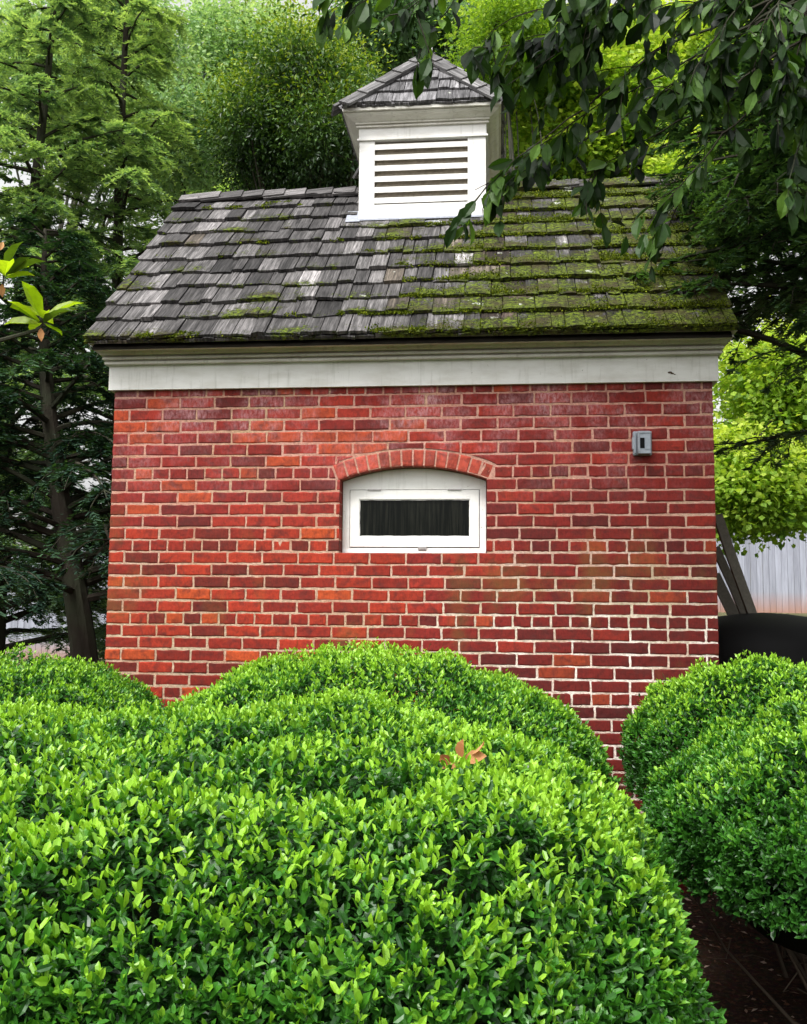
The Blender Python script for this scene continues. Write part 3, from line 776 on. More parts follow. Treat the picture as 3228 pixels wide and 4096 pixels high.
# ------------------------------------------------------------------ clipped hedge bushes
BUSH = []   # (centre, half sizes, power, yaw)
def bush_inside(P, b, k=.93):
    c, h, pw = b
    q = np.abs((P-c)/h)
    return (q[:, 0]**pw+q[:, 1]**pw+q[:, 2]**pw) < k**pw
def bush_surface(b, n):
    c, h, pw = b
    v = rvec(n*2); v[:, 2] = np.abs(v[:, 2])*1.0-.12
    r = 1/(np.sum(np.abs(v)**pw, 1))**(1/pw)
    q = v*r[:, None]
    P = c+q*h
    Nn = unit(np.sign(q)*np.abs(q)**(pw-1)/h)
    # weight by area stretch so that density is even
    w = np.linalg.norm(h*v*r[:, None], axis=1)**2; w = w/w.max()
    keep = RNG.random(len(P)) < np.clip(w*1.6, .15, 1)
    return P[keep][:n], Nn[keep][:n]
def make_bush(b, label, nsh, LL, kind, young=.5, others=(), zmin=.12, amp=.22, group='clipped evergreen shrubs in front of the shed'):
    c, h, pw = b
    root = empty('hedge_bush', (c[0], c[1], terrain(c[0], c[1])))
    tag(root, label, 'hedge bush', group)
    P, Nn = bush_surface(b, nsh)
    lump = (fbm(P[:, 0]*2.2+c[0], P[:, 1]*2.2, P[:, 2]*2.2+3)-.5)+.38*(fbm(P[:, 0]*6, P[:, 1]*6+c[1], P[:, 2]*6+3)-.5)
    lump2 = (vnoise(P[:, 0]*9, P[:, 1]*9, P[:, 2]*9)-.5)
    P = P+Nn*(lump*amp+lump2*.07)[:, None]
    ok = np.ones(len(P), bool)
    for o in others: ok &= ~bush_inside(P, o)
    toc = unit(CAM-P); vis = np.sum(toc*Nn, 1)
    ok &= (vis > -.25) | (RNG.random(len(P)) < .3)
    ok &= (P[:, 2] > zmin)
    ok &= ~((P[:, 1] > -.06) & (np.abs(P[:, 0]) < 1.7))
    P, Nn, lump = P[ok], Nn[ok], (lump+lump2*.4)[ok]
    # thinner growth low down
    low = np.clip((P[:, 2]-c[2])/h[2]*2+1.2, .45, 1)*(.55+.45*np.clip(Nn[:, 2]*2, 0, 1)); k2 = RNG.random(len(P)) < low
    P, Nn, lump = P[k2], Nn[k2], lump[k2]
    n = len(P)
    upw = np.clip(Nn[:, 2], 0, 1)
    sd = unit(Nn*.75+np.array([0, 0, .75])+RNG.normal(0, .33, (n, 3)))
    sl = LL*(RNG.uniform(1.0, 2.4, n)+2.2*(RNG.random(n) < .10)*upw)*(.6+.6*upw)
    mb = MB()
    npair = 4
    a0 = RNG.random(n)*6.28
    r1 = unit(np.cross(sd, rvec(n))); r2 = np.cross(sd, r1)
    vig = np.clip(.5+1.7*lump+RNG.normal(0, .22, n), 0, 1)       # how fresh the shoot is
    for j in range(npair):
        f = j/(npair-1)
        base = P+sd*(sl*(f-.75))[:, None]
        for s in (0, 1):
            ang = a0+j*1.57+s*math.pi+RNG.normal(0, .3, n)
            side = r1*np.cos(ang)[:, None]+r2*np.sin(ang)[:, None]
            open_ = (1.15-.65*f)+RNG.normal(0, .25, n)
            D = unit(sd*np.cos(open_)[:, None]+side*np.sin(open_)[:, None])
            Nl = unit(sd*np.sin(open_)[:, None]-side*np.cos(open_)[:, None]+RNG.normal(0, .2, (n, 3)))
            size = LL*np.clip(RNG.lognormal(-.03, .24, n), .5, 1.6)*(1.08-.32*f)
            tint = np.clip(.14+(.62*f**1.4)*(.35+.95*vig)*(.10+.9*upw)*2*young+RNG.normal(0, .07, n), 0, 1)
            put_leaves(mb, kind, base, D, Nl, size, size*RNG.uniform(.42, .56, n), tint)
    # older leaves filling the depth of the plant
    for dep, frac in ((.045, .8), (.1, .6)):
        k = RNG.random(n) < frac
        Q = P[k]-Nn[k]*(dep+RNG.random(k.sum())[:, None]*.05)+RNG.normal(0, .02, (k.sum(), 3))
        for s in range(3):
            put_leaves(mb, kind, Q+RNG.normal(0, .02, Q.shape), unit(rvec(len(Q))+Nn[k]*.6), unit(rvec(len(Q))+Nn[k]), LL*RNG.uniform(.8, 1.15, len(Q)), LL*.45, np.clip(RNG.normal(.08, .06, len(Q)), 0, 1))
    pick = RNG.choice(n, min(n, 90), replace=False)
    for q in pick:
        d_ = unit(Nn[q]*.8+np.array([0, 0, .6])+RNG.normal(0, .3, 3)); a_ = P[q]-d_*.10
        mb.tube([a_, a_+d_*.08+RNG.normal(0, .006, 3), a_+d_*RNG.uniform(.13, .18)], [.0018, .0014, .0008], 4, tint=.02)
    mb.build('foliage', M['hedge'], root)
    # added dark shell, blocks light so the gaps between leaves go black
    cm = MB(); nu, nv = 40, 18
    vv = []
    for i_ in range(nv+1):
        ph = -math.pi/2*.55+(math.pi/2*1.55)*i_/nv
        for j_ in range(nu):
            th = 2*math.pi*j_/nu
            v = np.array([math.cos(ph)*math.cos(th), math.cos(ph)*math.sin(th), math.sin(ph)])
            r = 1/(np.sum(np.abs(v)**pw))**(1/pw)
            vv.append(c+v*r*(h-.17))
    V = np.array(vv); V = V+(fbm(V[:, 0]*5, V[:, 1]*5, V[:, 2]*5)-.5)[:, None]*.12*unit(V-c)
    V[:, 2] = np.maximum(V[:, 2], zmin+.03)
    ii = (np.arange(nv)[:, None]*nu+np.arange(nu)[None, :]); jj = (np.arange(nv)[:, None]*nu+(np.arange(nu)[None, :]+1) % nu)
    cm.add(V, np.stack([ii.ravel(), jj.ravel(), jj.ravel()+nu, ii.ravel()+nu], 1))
    cm.build('dark_shell', M['hedge_core'], root, smooth=True)
    # stems and bare twigs
    tw = MB()
    for q in range(46):
        a = RNG.random()*6.28; e = np.array([math.cos(a)*h[0]*RNG.uniform(.3, .98), math.sin(a)*h[1]*RNG.uniform(.3, .98), 0])+c
        e[2] = c[2]+h[2]*RNG.uniform(-.35, .6)*.8; s_ = np.array([c[0]+RNG.normal(0, .12), c[1]+RNG.normal(0, .1), -.02])
        mid = (s_+e)/2+RNG.normal(0, .05, 3)-np.array([0, 0, .1])
        mid2 = (mid+e)/2+RNG.normal(0, .04, 3)
        tw.tube([s_, mid, mid2, e], [.011, .007, .004, .002], 5)
        for r in range(4):
            f = RNG.random(); p = mid+(e-mid)*f; q2 = p+rvec(1)[0]*np.array([1, 1, .6])*RNG.uniform(.1, .25)
            tw.tube([p, (p+q2)/2+RNG.normal(0, .015, 3), q2], [.003, .002, .001], 4)
    tw.build('stem', M['twig'], root)
    return root
M['hedge_core'] = mat_plain('hedge_dark_shell', (.008, .012, .005), .95, .05, 0., 1., 60)

# ------------------------------------------------------------------ trees
def curve(p0, d, L, n, droop=0., wander=.1, up_=0.):
    pts = [np.array(p0, float)]; d = unit(np.array(d, float))
    for k in range(n):
        d = unit(d+np.array([0, 0, -droop+up_])*(1./n)*(k+1)/n*2+RNG.normal(0, wander/n**.5, 3))
        pts.append(pts[-1]+d*L/n)
    return np.array(pts)

def fronds(mb, pts, width, lf, tint0, dens=1., kind='q', droop=.35, tv=.15, flat=.15):
    """flat hemlock spray along a branch: side twigs left and right, each with short needles leaves"""
    pts = np.asarray(pts); seg = np.linalg.norm(np.diff(pts, axis=0), axis=1); cum = np.concatenate([[0], np.cumsum(seg)]); L = cum[-1]
    n = int(L/.055*dens)+2
    s = np.sort(RNG.random(n))*L*.95+L*.05
    P = np.stack([np.interp(s, cum, pts[:, i]) for i in range(3)], 1)
    P2 = np.stack([np.interp(np.minimum(s+.02, L), cum, pts[:, i]) for i in range(3)], 1)
    T = unit(P2-P+1e-6); side = unit(np.cross(T, np.array([0, 0, 1.])))
    sg = np.where(RNG.random(n) < .5, -1, 1)[:, None]
    prof = np.clip(1.15*(1-s/L)**.7, .12, 1)*np.clip((s/L)*4, .3, 1)
    tl = width*prof*RNG.uniform(.55, 1.15, n)
    D = unit(T*.75+side*sg+RNG.normal(0, flat, (n, 3)))
    m_ = int(max(4, round(width/lf*1.5)))
    f = (np.arange(m_)+.5)/m_
    for sdn in (-1, 1):
        Q = P[:, None, :]+D[:, None, :]*(f[None, :, None]*tl[:, None, None])
        Q[:, :, 2] -= (f[None, :]**2*tl[:, None]*droop)
        up0 = np.cross(D, side*sg)
        s2 = unit(np.cross(D, np.array([0, 0, 1.])))
        dd = D[:, None, :]*.7+s2[:, None, :]*sdn+RNG.normal(0, .22, Q.shape)
        nn_ = np.array([0, 0, 1.])+RNG.normal(0, .35, Q.shape)
        k = (RNG.random(Q.shape[:2]) < .92)
        sz = lf*RNG.uniform(.7, 1.3, Q.shape[:2])*(1.1-.4*f[None, :])
        tt = np.clip(tint0+tv*RNG.normal(0, 1, (n, 1))*.7+.35*(f[None, :]-.3)+RNG.normal(0, .08, Q.shape[:2]), 0, 1)
        put_leaves(mb, kind, Q[k], dd[k], nn_[k], sz[k], sz[k]*.34, tt[k])

def hemlock(name_label, base, H, lean, Rc, zlo, nbr, lf, mat, tint=.4, bark='bark', seed=0, rt_=.12, width=.3, group=None, only=None, droop=.9, sect=None, bdens=1., toplight=0.):
    root = empty('hemlock_tree', tuple(base)); tag(root, name_label, 'tree', group)
    base = np.array(base, float)
    tr = MB(); n = 12; zz = np.linspace(0, 1, n)
    pts = base+np.outer(zz, np.array([lean[0], lean[1], H]))+np.c_[.08*np.sin(zz*5+seed), .06*np.cos(zz*4+seed), np.zeros(n)]*np.minimum(1, zz*3)[:, None]
    pts[0, 2] -= .2
    tr.tube(pts, rt_*(1-zz)**.8*.95+.012, 10)
    tr.build('trunk', M[bark], root)
    lm = MB(); fo = MB()
    for k in range(nbr):
        f = zlo+(1-zlo)*((k+RNG.random())/nbr)
        p = np.array([np.interp(f, zz, pts[:, i]) for i in range(3)])
        a = k*2.399+RNG.normal(0, .3)
        if sect is not None:
            a = sect[0]+(sect[1]-sect[0])*RNG.random()
        L = Rc*(1-f)**.75*RNG.uniform(.65, 1.12)+.25
        c = curve(p, (math.cos(a), math.sin(a), .35), L, 9, droop*RNG.uniform(.6, 1.2), .22)
        if only is not None and not only(c[-1]): continue
        lm.tube(c, np.linspace(.008+.012*L, .003, len(c)), 5)
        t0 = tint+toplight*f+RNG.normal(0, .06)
        fronds(fo, c[1:], width*1.25, lf, t0, bdens)
        for q in range(int(3+L*3.5)):
            g_ = RNG.uniform(.2, .95); i0 = int(g_*9); p2 = c[i0]
            d = unit(c[min(i0+1, 9)]-c[max(i0-1, 0)]); sd_ = np.cross(d, [0, 0, 1.])*(1 if q % 2 else -1)
            c2 = curve(p2, d+sd_*RNG.uniform(.7, 1.4)+np.array([0, 0, RNG.normal(0, .2)]), L*RNG.uniform(.22, .45)*(1.2-.6*g_), 6, droop*1.1, .2)
            lm.tube(c2, np.linspace(.006, .002, len(c2)), 4)
            fronds(fo, c2, width, lf, t0+RNG.normal(0, .1), bdens)
    lm.build('limbs', M[bark], root)
    fo.build('crown', mat, root)
    return root

def broadleaf(label, base, H, crowns, nclump, per, lf, mat, bark='bark', rt_=.12, kind='d', tint=.45, toplight=.3, wl=.55, group=None, name='broadleaf_tree', lean=(0, 0), csize=.5, flatn=.5, nlimb=26, lmin=.15):
    """crowns: list of (centre, half sizes) ellipsoids filled with leaf clumps hung on limbs"""
    base = np.array(base, float); root = empty(name, tuple(base)); tag(root, label, 'tree', group)
    tr = MB(); n = 10; zz = np.linspace(0, 1, n)
    pts = base+np.outer(zz, np.array([lean[0], lean[1], H]))+np.c_[.1*np.sin(zz*4), .08*np.cos(zz*5), np.zeros(n)]*np.minimum(1, zz*3)[:, None]
    pts[0, 2] -= .3
    tr.tube(pts, rt_*(1-.8*zz), 10); tr.build('trunk', M[bark], root)
    lm = MB(); fo = MB()
    for ci, (c, h) in enumerate(crowns):
        c = np.array(c, float); h = np.array(h, float)
        nl = max(4, int(nlimb/len(crowns)))
        tips = []
        for k in range(nl):
            e = c+rvec(1)[0]*h*RNG.uniform(.45, .95)
            f = np.clip((e[2]-H*.25-pts[0, 2])/H*.7, lmin, .97); p = np.array([np.interp(f, zz, pts[:, i]) for i in range(3)])
            mid = (p+e)/2+RNG.normal(0, .1, 3)*np.linalg.norm(e-p)*.5+np.array([0, 0, .1])
            t_ = np.linspace(0, 1, 8)[:, None]
            cc = (1-t_)**2*p+2*t_*(1-t_)*mid+t_**2*e
            lm.tube(cc, np.linspace(rt_*.28, .008, 8), 5); tips.append(cc)
        nc = int(nclump/len(crowns))
        tips = np.concatenate(tips)
        v = rvec(nc)*(RNG.random(nc)**.45)[:, None]
        # uneven outline: radius modulated by noise of the direction
        rr = .35+1.25*fbm(v[:, 0]*2.6+ci*3, v[:, 1]*2.6, v[:, 2]*2.6+ci)
        C = c+v*h*rr[:, None]
        # tip twigs
        d2 = np.array([np.argmin(np.sum((tips-q)**2, 1)) for q in C])
        for q in range(0, nc, 2):
            a_ = tips[d2[q]]; lm.tube([a_, (a_+C[q])/2+RNG.normal(0, .04, 3), C[q]], [.008, .005, .003], 4)
        ct = np.clip(tint+toplight*v[:, 2]+RNG.normal(0, .13, nc), 0, 1)
        pn = per
        G = RNG.normal(0, 1, (nc, pn, 3))*np.array([csize, csize, csize*flatn])*RNG.uniform(.6, 1.2, (nc, 1, 1))
        # layered sprays
        P = (C[:, None, :]+G).reshape(-1, 3)
        out = unit(G.reshape(-1, 3)+np.array([0, 0, -.15])+RNG.normal(0, .3, (nc*pn, 3)))
        Nn_ = unit(np.array([0, 0, 1.])+RNG.normal(0, .5, (nc*pn, 3)))
        sz = lf*RNG.uniform(.6, 1.25, nc*pn)
        tt = np.clip(np.repeat(ct, pn)+RNG.normal(0, .12, nc*pn)+.25*G.reshape(-1, 3)[:, 2]/(csize*flatn+1e-6)*.4, 0, 1)
        put_leaves(fo, kind, P, out, Nn_, sz, sz*wl, tt)
    lm.build('limbs', M[bark], root)
    fo.build('crown', mat, root)
    return root
def gpt(u, v, Y):
    """point at pixel, and the ground point below it"""
    p = PT(u, v, Y); return p, np.array([p[0], Y, float(terrain(p[0], Y))])

# ---- bushes
def B(u, v, Y, hx, hy, ztop, pw=2.6):
    """bush whose top centre shows at pixel (u, .) at depth Y"""
    p = PT(u, v, Y); h = np.array([hx, hy, ztop*.62]); return (np.array([p[0], Y, ztop-h[2]]), h, pw)
b_front = (np.array([-.20, -2.80, .68]), np.array([1.09, 1.18, .60]), 3.3)
b_left = (np.array([-1.82, -2.1, .60]), np.array([1.1, .85, .60]), 2.8)
b_backleft = (np.array([-1.95, -.85, .80]), np.array([.95, .66, .51]), 2.7)
b_backmid = (np.array([.0, -1.14, .78]), np.array([.95, .80, .56]), 2.5)
b_backright = (np.array([2.04, -.72, .82]), np.array([.88, .6, .49]), 2.9)
b_right = (np.array([2.0, -1.75, .76]), np.array([.94, .80, .48]), 2.5)
ALL = [b_front, b_left, b_backleft, b_backmid, b_backright, b_right]
oth = lambda b: [x for x in ALL if x is not b]
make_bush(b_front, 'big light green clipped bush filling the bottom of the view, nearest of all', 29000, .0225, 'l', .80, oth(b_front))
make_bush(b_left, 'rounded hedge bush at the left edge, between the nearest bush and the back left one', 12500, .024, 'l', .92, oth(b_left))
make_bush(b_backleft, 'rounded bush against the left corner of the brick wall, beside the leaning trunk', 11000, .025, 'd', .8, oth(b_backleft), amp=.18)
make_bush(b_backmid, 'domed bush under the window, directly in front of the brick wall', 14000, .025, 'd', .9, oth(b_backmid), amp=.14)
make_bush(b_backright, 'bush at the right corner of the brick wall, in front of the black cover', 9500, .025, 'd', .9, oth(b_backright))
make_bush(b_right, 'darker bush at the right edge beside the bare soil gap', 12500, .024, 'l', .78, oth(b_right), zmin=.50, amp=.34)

# dead leaf caught on the hedge
dl = MB(); dray = unit(PT(1850, 3040, 0.)-CAM)
for tt_ in np.arange(1., 5., .01):
    c = CAM+dray*tt_
    if bush_inside(c[None], b_front, 1.07)[0] or bush_inside(c[None], b_backmid, 1.07)[0]: break
for (dx, dz, a, L, ny_) in ((0, 0, .35, .05, -.7), (-.004, .0, 1.5, .045, -.9), (.0, -.004, 3.4, .042, -.5), (.018, .012, .9, .04, -.2), (-.018, -.006, 2.6, .035, -.9), (.004, -.012, 5.2, .03, -.4)):
    D = np.array([[math.cos(a), -.2, math.sin(a)*.8]]); put_leaves(dl, 'big', c[None]+np.array([[dx, -.01, dz]]), D, np.array([[RNG.normal(0, .5), ny_, .5]]), L, L*.62, .45+.35*math.sin(a*2))
tag(dl.build('fallen_leaf', M['dead']), 'curled orange brown dead leaf caught on top of the biggest bush', 'leaf')

# ---- litter on the soil
lt = MB(); n = 16000
P = np.c_[RNG.uniform(-3, 3.6, n), RNG.uniform(-4.6, .2, n), np.zeros(n)]; P[:, 2] = terrain(P[:, 0], P[:, 1])+.004
put_leaves(lt, 'd', P, rvec(n)*np.array([1, 1, .15]), np.array([0, 0, 1.])+RNG.normal(0, .35, (n, 3)), RNG.uniform(.01, .045, n), RNG.uniform(.004, .02, n), np.clip(RNG.gamma(1.5, .3, n), 0, 1))
tag(lt.build('leaf_litter', M['litter']), 'brown leaf litter and bark bits scattered on the dark soil', 'leaf litter', kind='stuff')

# ---- moss tufts on the roof
mt = MB(); n = 130000
x = RNG.uniform(-1.72, 1.74, n); k_ = RNG.integers(0, 10, n); loc = RNG.beta(1., 2.6, n)
s = (k_+loc)*EXPO+RNG.normal(0, .003, n)
Pm = OR[None]+UX*x[:, None]+un*s[:, None]
mask = fbm(x*2.2+3, s*2.6+1)+.30*np.clip((x+.1)/1.2, -.6, .75)-.01-.14*(s/slope_len)*(x < .2)+.15*(loc < .25)+(vnoise(x*14, s*14)-.5)*.38
ok = mask > .585
Pm, loc_ = Pm[ok], loc[ok]; Pm = Pm+nn*(.036-.022*loc_)[:, None]; n = len(Pm)
put_leaves(mt, 'd', Pm, unit(nn*.7+rvec(n)), unit(rvec(n)+nn), RNG.uniform(.008, .022, n), RNG.uniform(.006, .012, n), np.clip(RNG.normal(.52, .28, n), 0, 1))
mo_ = mt.build('moss', M['moss'], roof); mo_['kind'] = 'stuff'; mo_['label'] = 'yellow green moss tufts growing on the shakes'

# ---- trees
def cr(u, v, Y, ru, rv, ry=1.2):
    k = (Y-CAM[1])/F_PX; return (PT(u, v, Y), np.array([ru*k, ry, rv*k]))
p, b = gpt(395, 2600, 1.6)
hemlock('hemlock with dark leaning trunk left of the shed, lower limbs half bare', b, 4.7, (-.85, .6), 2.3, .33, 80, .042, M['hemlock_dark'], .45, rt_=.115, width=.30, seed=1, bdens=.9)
p, b = gpt(560, 1300, 5.2)
hemlock('tall feathery hemlock behind the left end of the shed roof', b, 9.6, (-.5, .3), 2.7, .08, 95, .058, M['hemlock'], .3, rt_=.10, width=.38, seed=2, toplight=.4)
p, b = gpt(40, 1300, 4.2)
hemlock('bluish hemlock cut by the left edge, behind the large yellow green leaves', b, 8.8, (.2, .1), 2.6, .1, 90, .055, M['hemlock'], .25, rt_=.10, width=.36, seed=3, toplight=.4)
p, b = gpt(1000, 900, 9.)
hemlock('bright green hemlock standing low behind the roof, left of the cupola', b, 8.4, (.2, 0), 2.6, .2, 95, .075, M['hemlock'], .6, rt_=.13, width=.45, seed=4, bdens=.9, toplight=.3)
p, b = gpt(200, 600, 13.)
broadleaf('tall pale green tree far behind at the top left', b, 13, [cr(230, 330, 13, 420, 330), cr(650, 520, 13.4, 300, 330), cr(470, 120, 13, 200, 130)], 640, 100, .12, M['pale'], 'bark_pale', .16, tint=.5, csize=.30)
p, b = gpt(900, 1000, 15.)
broadleaf('pale tree with a bare dark leaning trunk at the top left of the cupola', b, 15, [cr(960, 250, 15, 300, 300), cr(800, 620, 15.5, 220, 230)], 420, 100, .12, M['pale'], 'bark', .14, tint=.62, csize=.3, lean=(-1.3, -.8), toplight=.2)
p, b = gpt(1290, 560, 6.5)
broadleaf('dense glossy dark evergreen with yellow new tips, left of the cupola', b, 7.2, [cr(1250, 400, 6.5, 230, 240), cr(1080, 600, 6.7, 150, 170), cr(1340, 640, 6.4, 210, 200)], 720, 150, .065, M['holly'], 'bark', .12, tint=.36, toplight=.6, csize=.25, wl=.45, flatn=.8)
p, b = gpt(1700, 200, 12.)
broadleaf('mid green tree directly behind the cupola peak', b, 13, [cr(1620, 130, 12, 380, 170), cr(2000, 300, 12.3, 200, 240)], 620, 100, .11, M['pale'], 'bark_pale', .12, tint=.22, csize=.28)
p, b = gpt(2040, 600, 9.)
broadleaf('thin pale trunked tree just right of the cupola', b, 9.5, [cr(2060, 190, 9, 210, 200)], 200, 90, .08, M['lime'], 'bark_pale', .055, tint=.4, csize=.25, nlimb=7)
p, b = gpt(2650, 500, 10.5)
broadleaf('lime yellow maple glowing behind the right half of the roof', b, 10.5, [cr(2380, 450, 10.5, 360, 330), cr(2820, 380, 10.7, 380, 350), cr(2250, 680, 10.8, 220, 150), cr(2850, 800, 10.2, 300, 230)], 1150, 100, .115, M['lime'], 'bark', .14, tint=.6, csize=.28, wl=.8)
p, b = gpt(3260, 1750, 6.5)
broadleaf('low branching yellow green maple hanging in front of the board fence', b, 5.5, [cr(3010, 1930, 6.4, 230, 200, .9), cr(3180, 1550, 6.7, 260, 260, 1.)], 620, 90, .08, M['lime'], 'bark', .1, tint=.62, csize=.22, wl=.8, lmin=.62)
# dark hemlock at the right whose limbs droop over the roof
b = np.array([2.85, .35, 0.])
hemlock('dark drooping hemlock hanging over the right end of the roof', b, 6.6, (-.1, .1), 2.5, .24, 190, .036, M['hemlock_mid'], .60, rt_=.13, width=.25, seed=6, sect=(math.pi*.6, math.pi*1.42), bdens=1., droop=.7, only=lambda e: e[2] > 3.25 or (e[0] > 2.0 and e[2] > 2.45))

# overhanging broadleaf branches, near the camera, from a tree standing off to the right
def overhang():
    base = np.array([2.9, -1.1, 0.]); root = empty('overhanging_tree', tuple(base))
    tag(root, 'broadleaf tree whose dark leafy twigs hang across the top right', 'tree')
    tr = MB(); zz = np.linspace(0, 1, 9)
    pts = base+np.outer(zz, np.array([.05, -.1, 4.9])); pts[0, 2] -= .2
    tr.tube(pts, .14*(1-.6*zz), 10); tr.build('trunk', M['bark'], root)
    lm = MB(); fo = MB()
    ends = [(1900, 760, -.9, 1.), (1830, 880, -1.0, .6), (2610, 920, -1.0, .8), (1560, 90, -1.2, .8), (1900, 200, -1.2, 1.), (2150, 260, -1.0, 1.2), (2400, 380, -1.1, 1.2), (2330, 700, -.9, .8),
            (2760, 300, -1.1, 1.4), (3130, 330, -1.2, 1.4), (3180, 640, -1.1, 1.4), (2250, 90, -1.3, 1.2), (3050, 100, -1.3, 1.6), (2560, 520, -1., .7),
            (1250, 20, -1.7, .35), (1400, 40, -1.7, .4), (2080, 640, -1., .6), (2850, 180, -1.2, 1.4), (3230, 480, -1.1, 1.3), (3190, 200, -1.2, 1.5), (2700, 430, -1.1, 1.), (1680, 180, -1.1, .5), (2050, 70, -1.2, 1.), (2430, 40, -1.2, 1.), (2750, 60, -1.2, 1.1), (2300, 200, -1.2, .8), (2000, 360, -1.1, .9)]
    for (u, v, Y, dn) in ends:
        e = PT(u, v, Y)
        st_ = PT(3380+RNG.normal(0, 60), -330+.42*v+RNG.normal(0, 90), Y+.1) if u > 1700 else PT(2600, -420, Y+.1)
        d = e-st_; Ld = np.linalg.norm(d)
        mid = (st_+e)/2+np.array([0, 0, .12*Ld])+RNG.normal(0, .08, 3)
        t_ = np.linspace(0, 1, 22)[:, None]
        cc = (1-t_)**2*st_+2*t_*(1-t_)*mid+t_**2*e
        cc = cc+np.cumsum(RNG.normal(0, .012, cc.shape), 0)*np.sin(t_*math.pi)
        lm.tube(cc, np.linspace(.008, .0016, 22), 5)
        hang = [cc[15:]]
        for q in range(int(5.5*dn)):
            i0 = RNG.integers(14, 21); p0 = cc[i0]
            c2 = curve(p0, unit(cc[min(i0+1, 21)]-cc[i0-1])+RNG.normal(0, .55, 3)+np.array([0, 0, -.35]), RNG.uniform(.16, .42)*min(1, .5+dn*.5), 6, .9, .2)
            lm.tube(c2, np.linspace(.0035, .0012, 7), 4); hang.append(c2)
        for c2 in hang:
            seg = np.linalg.norm(np.diff(c2, axis=0), axis=1); cum = np.concatenate([[0], np.cumsum(seg)]); L = cum[-1]
            n = max(3, int(L/.042)); s = np.sort(RNG.random(n))*L
            P = np.stack([np.interp(s, cum, c2[:, i]) for i in range(3)], 1)
            T = unit(c2[-1]-c2[0])
            D = unit(T*.5+RNG.normal(0, .45, (n, 3))+np.array([0, 0, -.85]))
            Nn_ = unit(RNG.normal(0, .6, (n, 3))+np.array([.1, -.8, .35]))
            Lz = RNG.uniform(.07, .130, n)
            P = P+D*.012
            put_leaves(fo, 'big', P, D, Nn_, Lz, Lz*RNG.uniform(.42, .58, n), np.clip(RNG.normal(.4, .27, n), 0, 1))
    lm.build('limbs', M['bark'], root)
    fo.build('crown', M['cherry'], root)
overhang()

# large-leaved sprigs at the left edge, from a magnolia standing outside the frame
def magnolia():
    base = np.array([-2.75, -1.35, 0.]); root = empty('magnolia_tree', tuple(base))
    tag(root, 'magnolia sprigs of large glossy yellow green leaves at the left edge', 'tree')
    tr = MB(); tr.tube([base-[0, 0, .2], base+[.1, 0, 1.6], base+[-.05, 0, 2.6], base+[.1, .1, 4.2]], [.07, .055, .04, .02], 8); tr.build('trunk', M['bark'], root)
    lm = MB(); fo = MB(); dd = MB()
    for (u, v, Y, R) in ((15, 1095, -1.3, .20), (170, 1270, -1.3, .19)):
        e = PT(u, v, Y); s_ = base+np.array([0, 0, e[2]-.35])
        lm.tube([s_, (s_+e)/2+[0, 0, -.05], e+[0, 0, -.05], e], [.016, .012, .008, .006], 6)
        n = 13
        for q in range(n):
            a = q*2.4+.4; el = RNG.uniform(-.15, .75)
            D = np.array([[math.cos(a)*math.cos(el), math.sin(a)*math.cos(el)*.8, math.sin(el)*.8]])
            L = R*RNG.uniform(.6, 1.0)
            put_leaves(fo, 'big', e[None]+D*.012+np.array([[0, 0, RNG.uniform(-.03, .01)]]), D, np.array([[0, -.35, 1.]])+RNG.normal(0, .3, (1, 3)), L, L*.40, RNG.uniform(.35, .95) if q % 5 else .05)
        put_leaves(dd, 'big', e[None]+np.array([[-.0, -.01, -.05]]), np.array([[.12, -.1, -1.]]), np.array([[.3, -1., .1]]), .06, .03, .7)
    e = PT(2, 975, -1.3); put_leaves(dd, 'big', e[None]-np.array([[0, 0, .03]]), np.array([[.3, 0, 1.]]), np.array([[.3, -1., .1]]), .04, .025, .9)
    lm.build('limbs', M['bark'], root); fo.build('crown', M['magnolia'], root); dd.build('dead_leaves', M['dead'], root)
magnolia()

# ---- board fence behind the yard
def fence(label, xa, xb, Y, zoff, H, bw=.1, col=(.37, .385, .46)):
    root = empty('board_fence', ((xa+xb)/2, Y, float(terrain((xa+xb)/2, Y)))); tag(root, label, 'fence', 'board fence sections round the yard')
    mb = MB(); x = xa
    while x < xb:
        z0 = float(terrain(x, Y))+zoff; t_ = RNG.normal(0, .004)
        h1 = z0+H+RNG.normal(0, .008)
        mb.add([(x+.002, Y-.01+t_, z0), (x+bw-.003, Y-.01+t_, z0), (x+bw-.003, Y+.01, z0), (x+.002, Y+.01, z0), (x+.002, Y-.01+t_, h1), (x+bw-.003, Y-.01+t_, h1), (x+bw-.003, Y+.01, h1), (x+.002, Y+.01, h1)],
               [[(0, 3, 2, 1), (4, 5, 6, 7), (0, 1, 5, 4), (1, 2, 6, 5), (2, 3, 7, 6), (3, 0, 4, 7)]], Col=np.array(col)*(.82+.3*RNG.random()), hz=[0, 0, 0, 0, H, H, H, H])
        x += bw
    mb.build('board_panel', M['fence'], root)
    for zz_ in (.35, 1.5):
        r_ = MB(); z0 = float(terrain((xa+xb)/2, Y)); r_.box((xa, Y+.0125, z0+zz_), (xb, Y+.05, z0+zz_+.09), Col=col, hz=1.); r_.build('rail', M['fence'], root)
    x = xa+.1
    while x < xb:
        p_ = MB(); z0 = float(terrain(x, Y)); p_.box((x, Y+.052, z0-.2), (x+.09, Y+.14, z0+H+.04), Col=np.array(col)*.9, hz=1.); p_.build('post', M['fence'], root); x += 2.4
fence('pale grey vertical board fence seen to the right of the brick wall', 1.6, 9.5, 11.2, 0, 1.85)
fence('grey board fence glimpsed through hemlock twigs at the lower left', -8.5, 1.2, 9.0, -.02, 1.75)

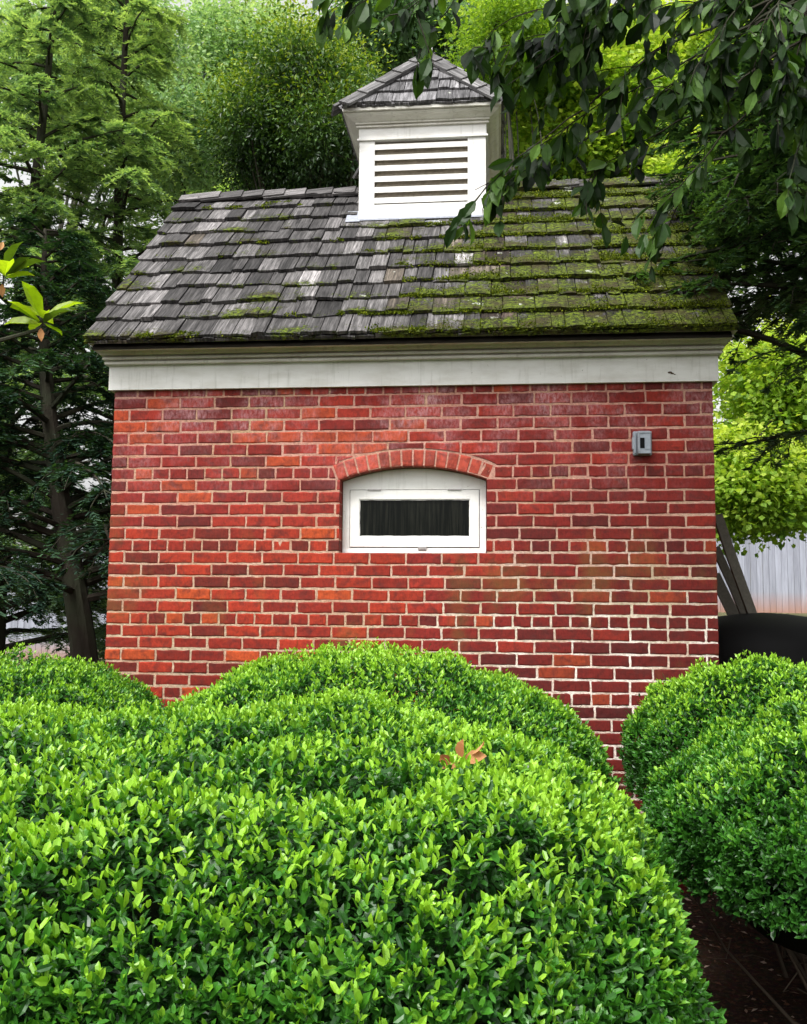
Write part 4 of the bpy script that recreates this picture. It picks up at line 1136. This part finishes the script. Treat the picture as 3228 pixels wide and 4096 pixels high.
# ---- boards leaning on the right side wall
def plank(label, pa, pb, w, th, col='old_wood'):
    pa, pb = np.array(pa, float), np.array(pb, float)
    d = unit(pb-pa); s_ = np.array([0, 1., 0]); n_ = unit(np.cross(d, s_)); mb = MB()
    nseg = 8; V = []
    for k in range(nseg+1):
        c = pa+(pb-pa)*k/nseg+n_*RNG.normal(0, .002)
        for (a_1, b_1) in ((-w/2, -th/2), (w/2, -th/2), (w/2, th/2), (-w/2, th/2)): V.append(c+s_*a_1+n_*b_1+RNG.normal(0, .0012, 3))
    F = []
    for k in range(nseg):
        for c in range(4): F.append((k*4+c, k*4+(c+1) % 4, k*4+4+(c+1) % 4, k*4+4+c))
    e = nseg*4; mb.add(V, [np.array(F), np.array([(3, 2, 1, 0), (e, e+1, e+2, e+3)])])
    tag(mb.build('plank', M[col]), label, 'plank', 'planks leaning on the side wall')
def ext(u1, v1, u2, v2, Y, k=1.0):
    a, b2 = PT(u1, v1, Y), PT(u2, v2, Y); d = unit(b2-a); g0 = terrain(b2[0]+.2, Y)
    L = (a[2]-g0)/-d[2]; return a+d*L, a
pa, pb = ext(2866, 2060, 3002, 2440, 1.0); plank('dark mossy plank, outermost of the boards leaning on the side wall', pa, pb, .05, .055)
pa, pb = ext(2862, 2190, 2975, 2450, 1.25); plank('grey plank with a pale edge, middle one of the leaning boards', pa, pb, .04, .05)
pa, pb = ext(2856, 2300, 2930, 2450, 1.5); plank('wide greenish plank closest to the brick side wall', pa, pb, .03, .075)

# ---- round black cover behind the right bush
bc = MB(); c = PT(2990, 2450, 1.0); cx_, cy_ = c[0]+.1, 1.0; zt = c[2]
prof = [(.60, -.03), (.61, .5), (.60, .95), (.575, zt-.20), (.54, zt-.13), (.44, zt-.07), (.30, zt-.03), (.14, zt-.008), (.02, zt)]
V = []; ns = 48
for (r, z) in prof:
    for k in range(ns):
        th = 2*math.pi*k/ns; rr = r*(1+.012*math.sin(7*th)*(z < zt-.1)); V.append((cx_+rr*math.cos(th), cy_+rr*math.sin(th), z))
F = [(a*ns+k, a*ns+(k+1) % ns, (a+1)*ns+(k+1) % ns, (a+1)*ns+k) for a in range(len(prof)-1) for k in range(ns)]
bc.add(V, [np.array(F), np.array([[ (len(prof)-1)*ns+k for k in range(ns)]])])
cvr = bc.build('black_cover', M['black'], smooth=True); tag(cvr, 'round topped black cover standing behind the right bush, beside the brick wall', 'cover')


# ------------------------------------------------------------------ light
world = bpy.data.worlds.new("World"); scene.world = world; world.use_nodes = True
nt = world.node_tree; bg = nt.nodes['Background']
sky = nt.nodes.new('ShaderNodeTexSky'); sky.sky_type = 'NISHITA'; sky.sun_disc = False
SUN_EL, SUN_AZ = math.radians(56), math.radians(203)      # direction the light comes from (azimuth from +Y, clockwise)
sky.sun_elevation = SUN_EL; sky.sun_rotation = SUN_AZ; sky.air_density = 1.6; sky.dust_density = 5; sky.ozone_density = 1
hsv = nt.nodes.new('ShaderNodeHueSaturation'); hsv.inputs['Saturation'].default_value = .04
nt.links.new(sky.outputs[0], hsv.inputs['Color']); nt.links.new(hsv.outputs[0], bg.inputs[0]); bg.inputs[1].default_value = .15
sd = bpy.data.lights.new('sun', 'SUN'); sd.energy = 1.5; sd.angle = math.radians(16); sd.color = (1, .97, .92)
so = bpy.data.objects.new('sun', sd); COL.objects.link(so)
dirv = Vector((math.sin(SUN_AZ)*math.cos(SUN_EL), math.cos(SUN_AZ)*math.cos(SUN_EL), math.sin(SUN_EL)))
so.rotation_euler = dirv.to_track_quat('Z', 'Y').to_euler(); so.location = (0, -4, 12)
scene.view_settings.view_transform = 'Standard'; scene.view_settings.look = 'None'
scene.view_settings.exposure = .85; scene.view_settings.gamma = 1
scene.cycles.max_bounces = 6; scene.cycles.diffuse_bounces = 3; scene.cycles.transparent_max_bounces = 8
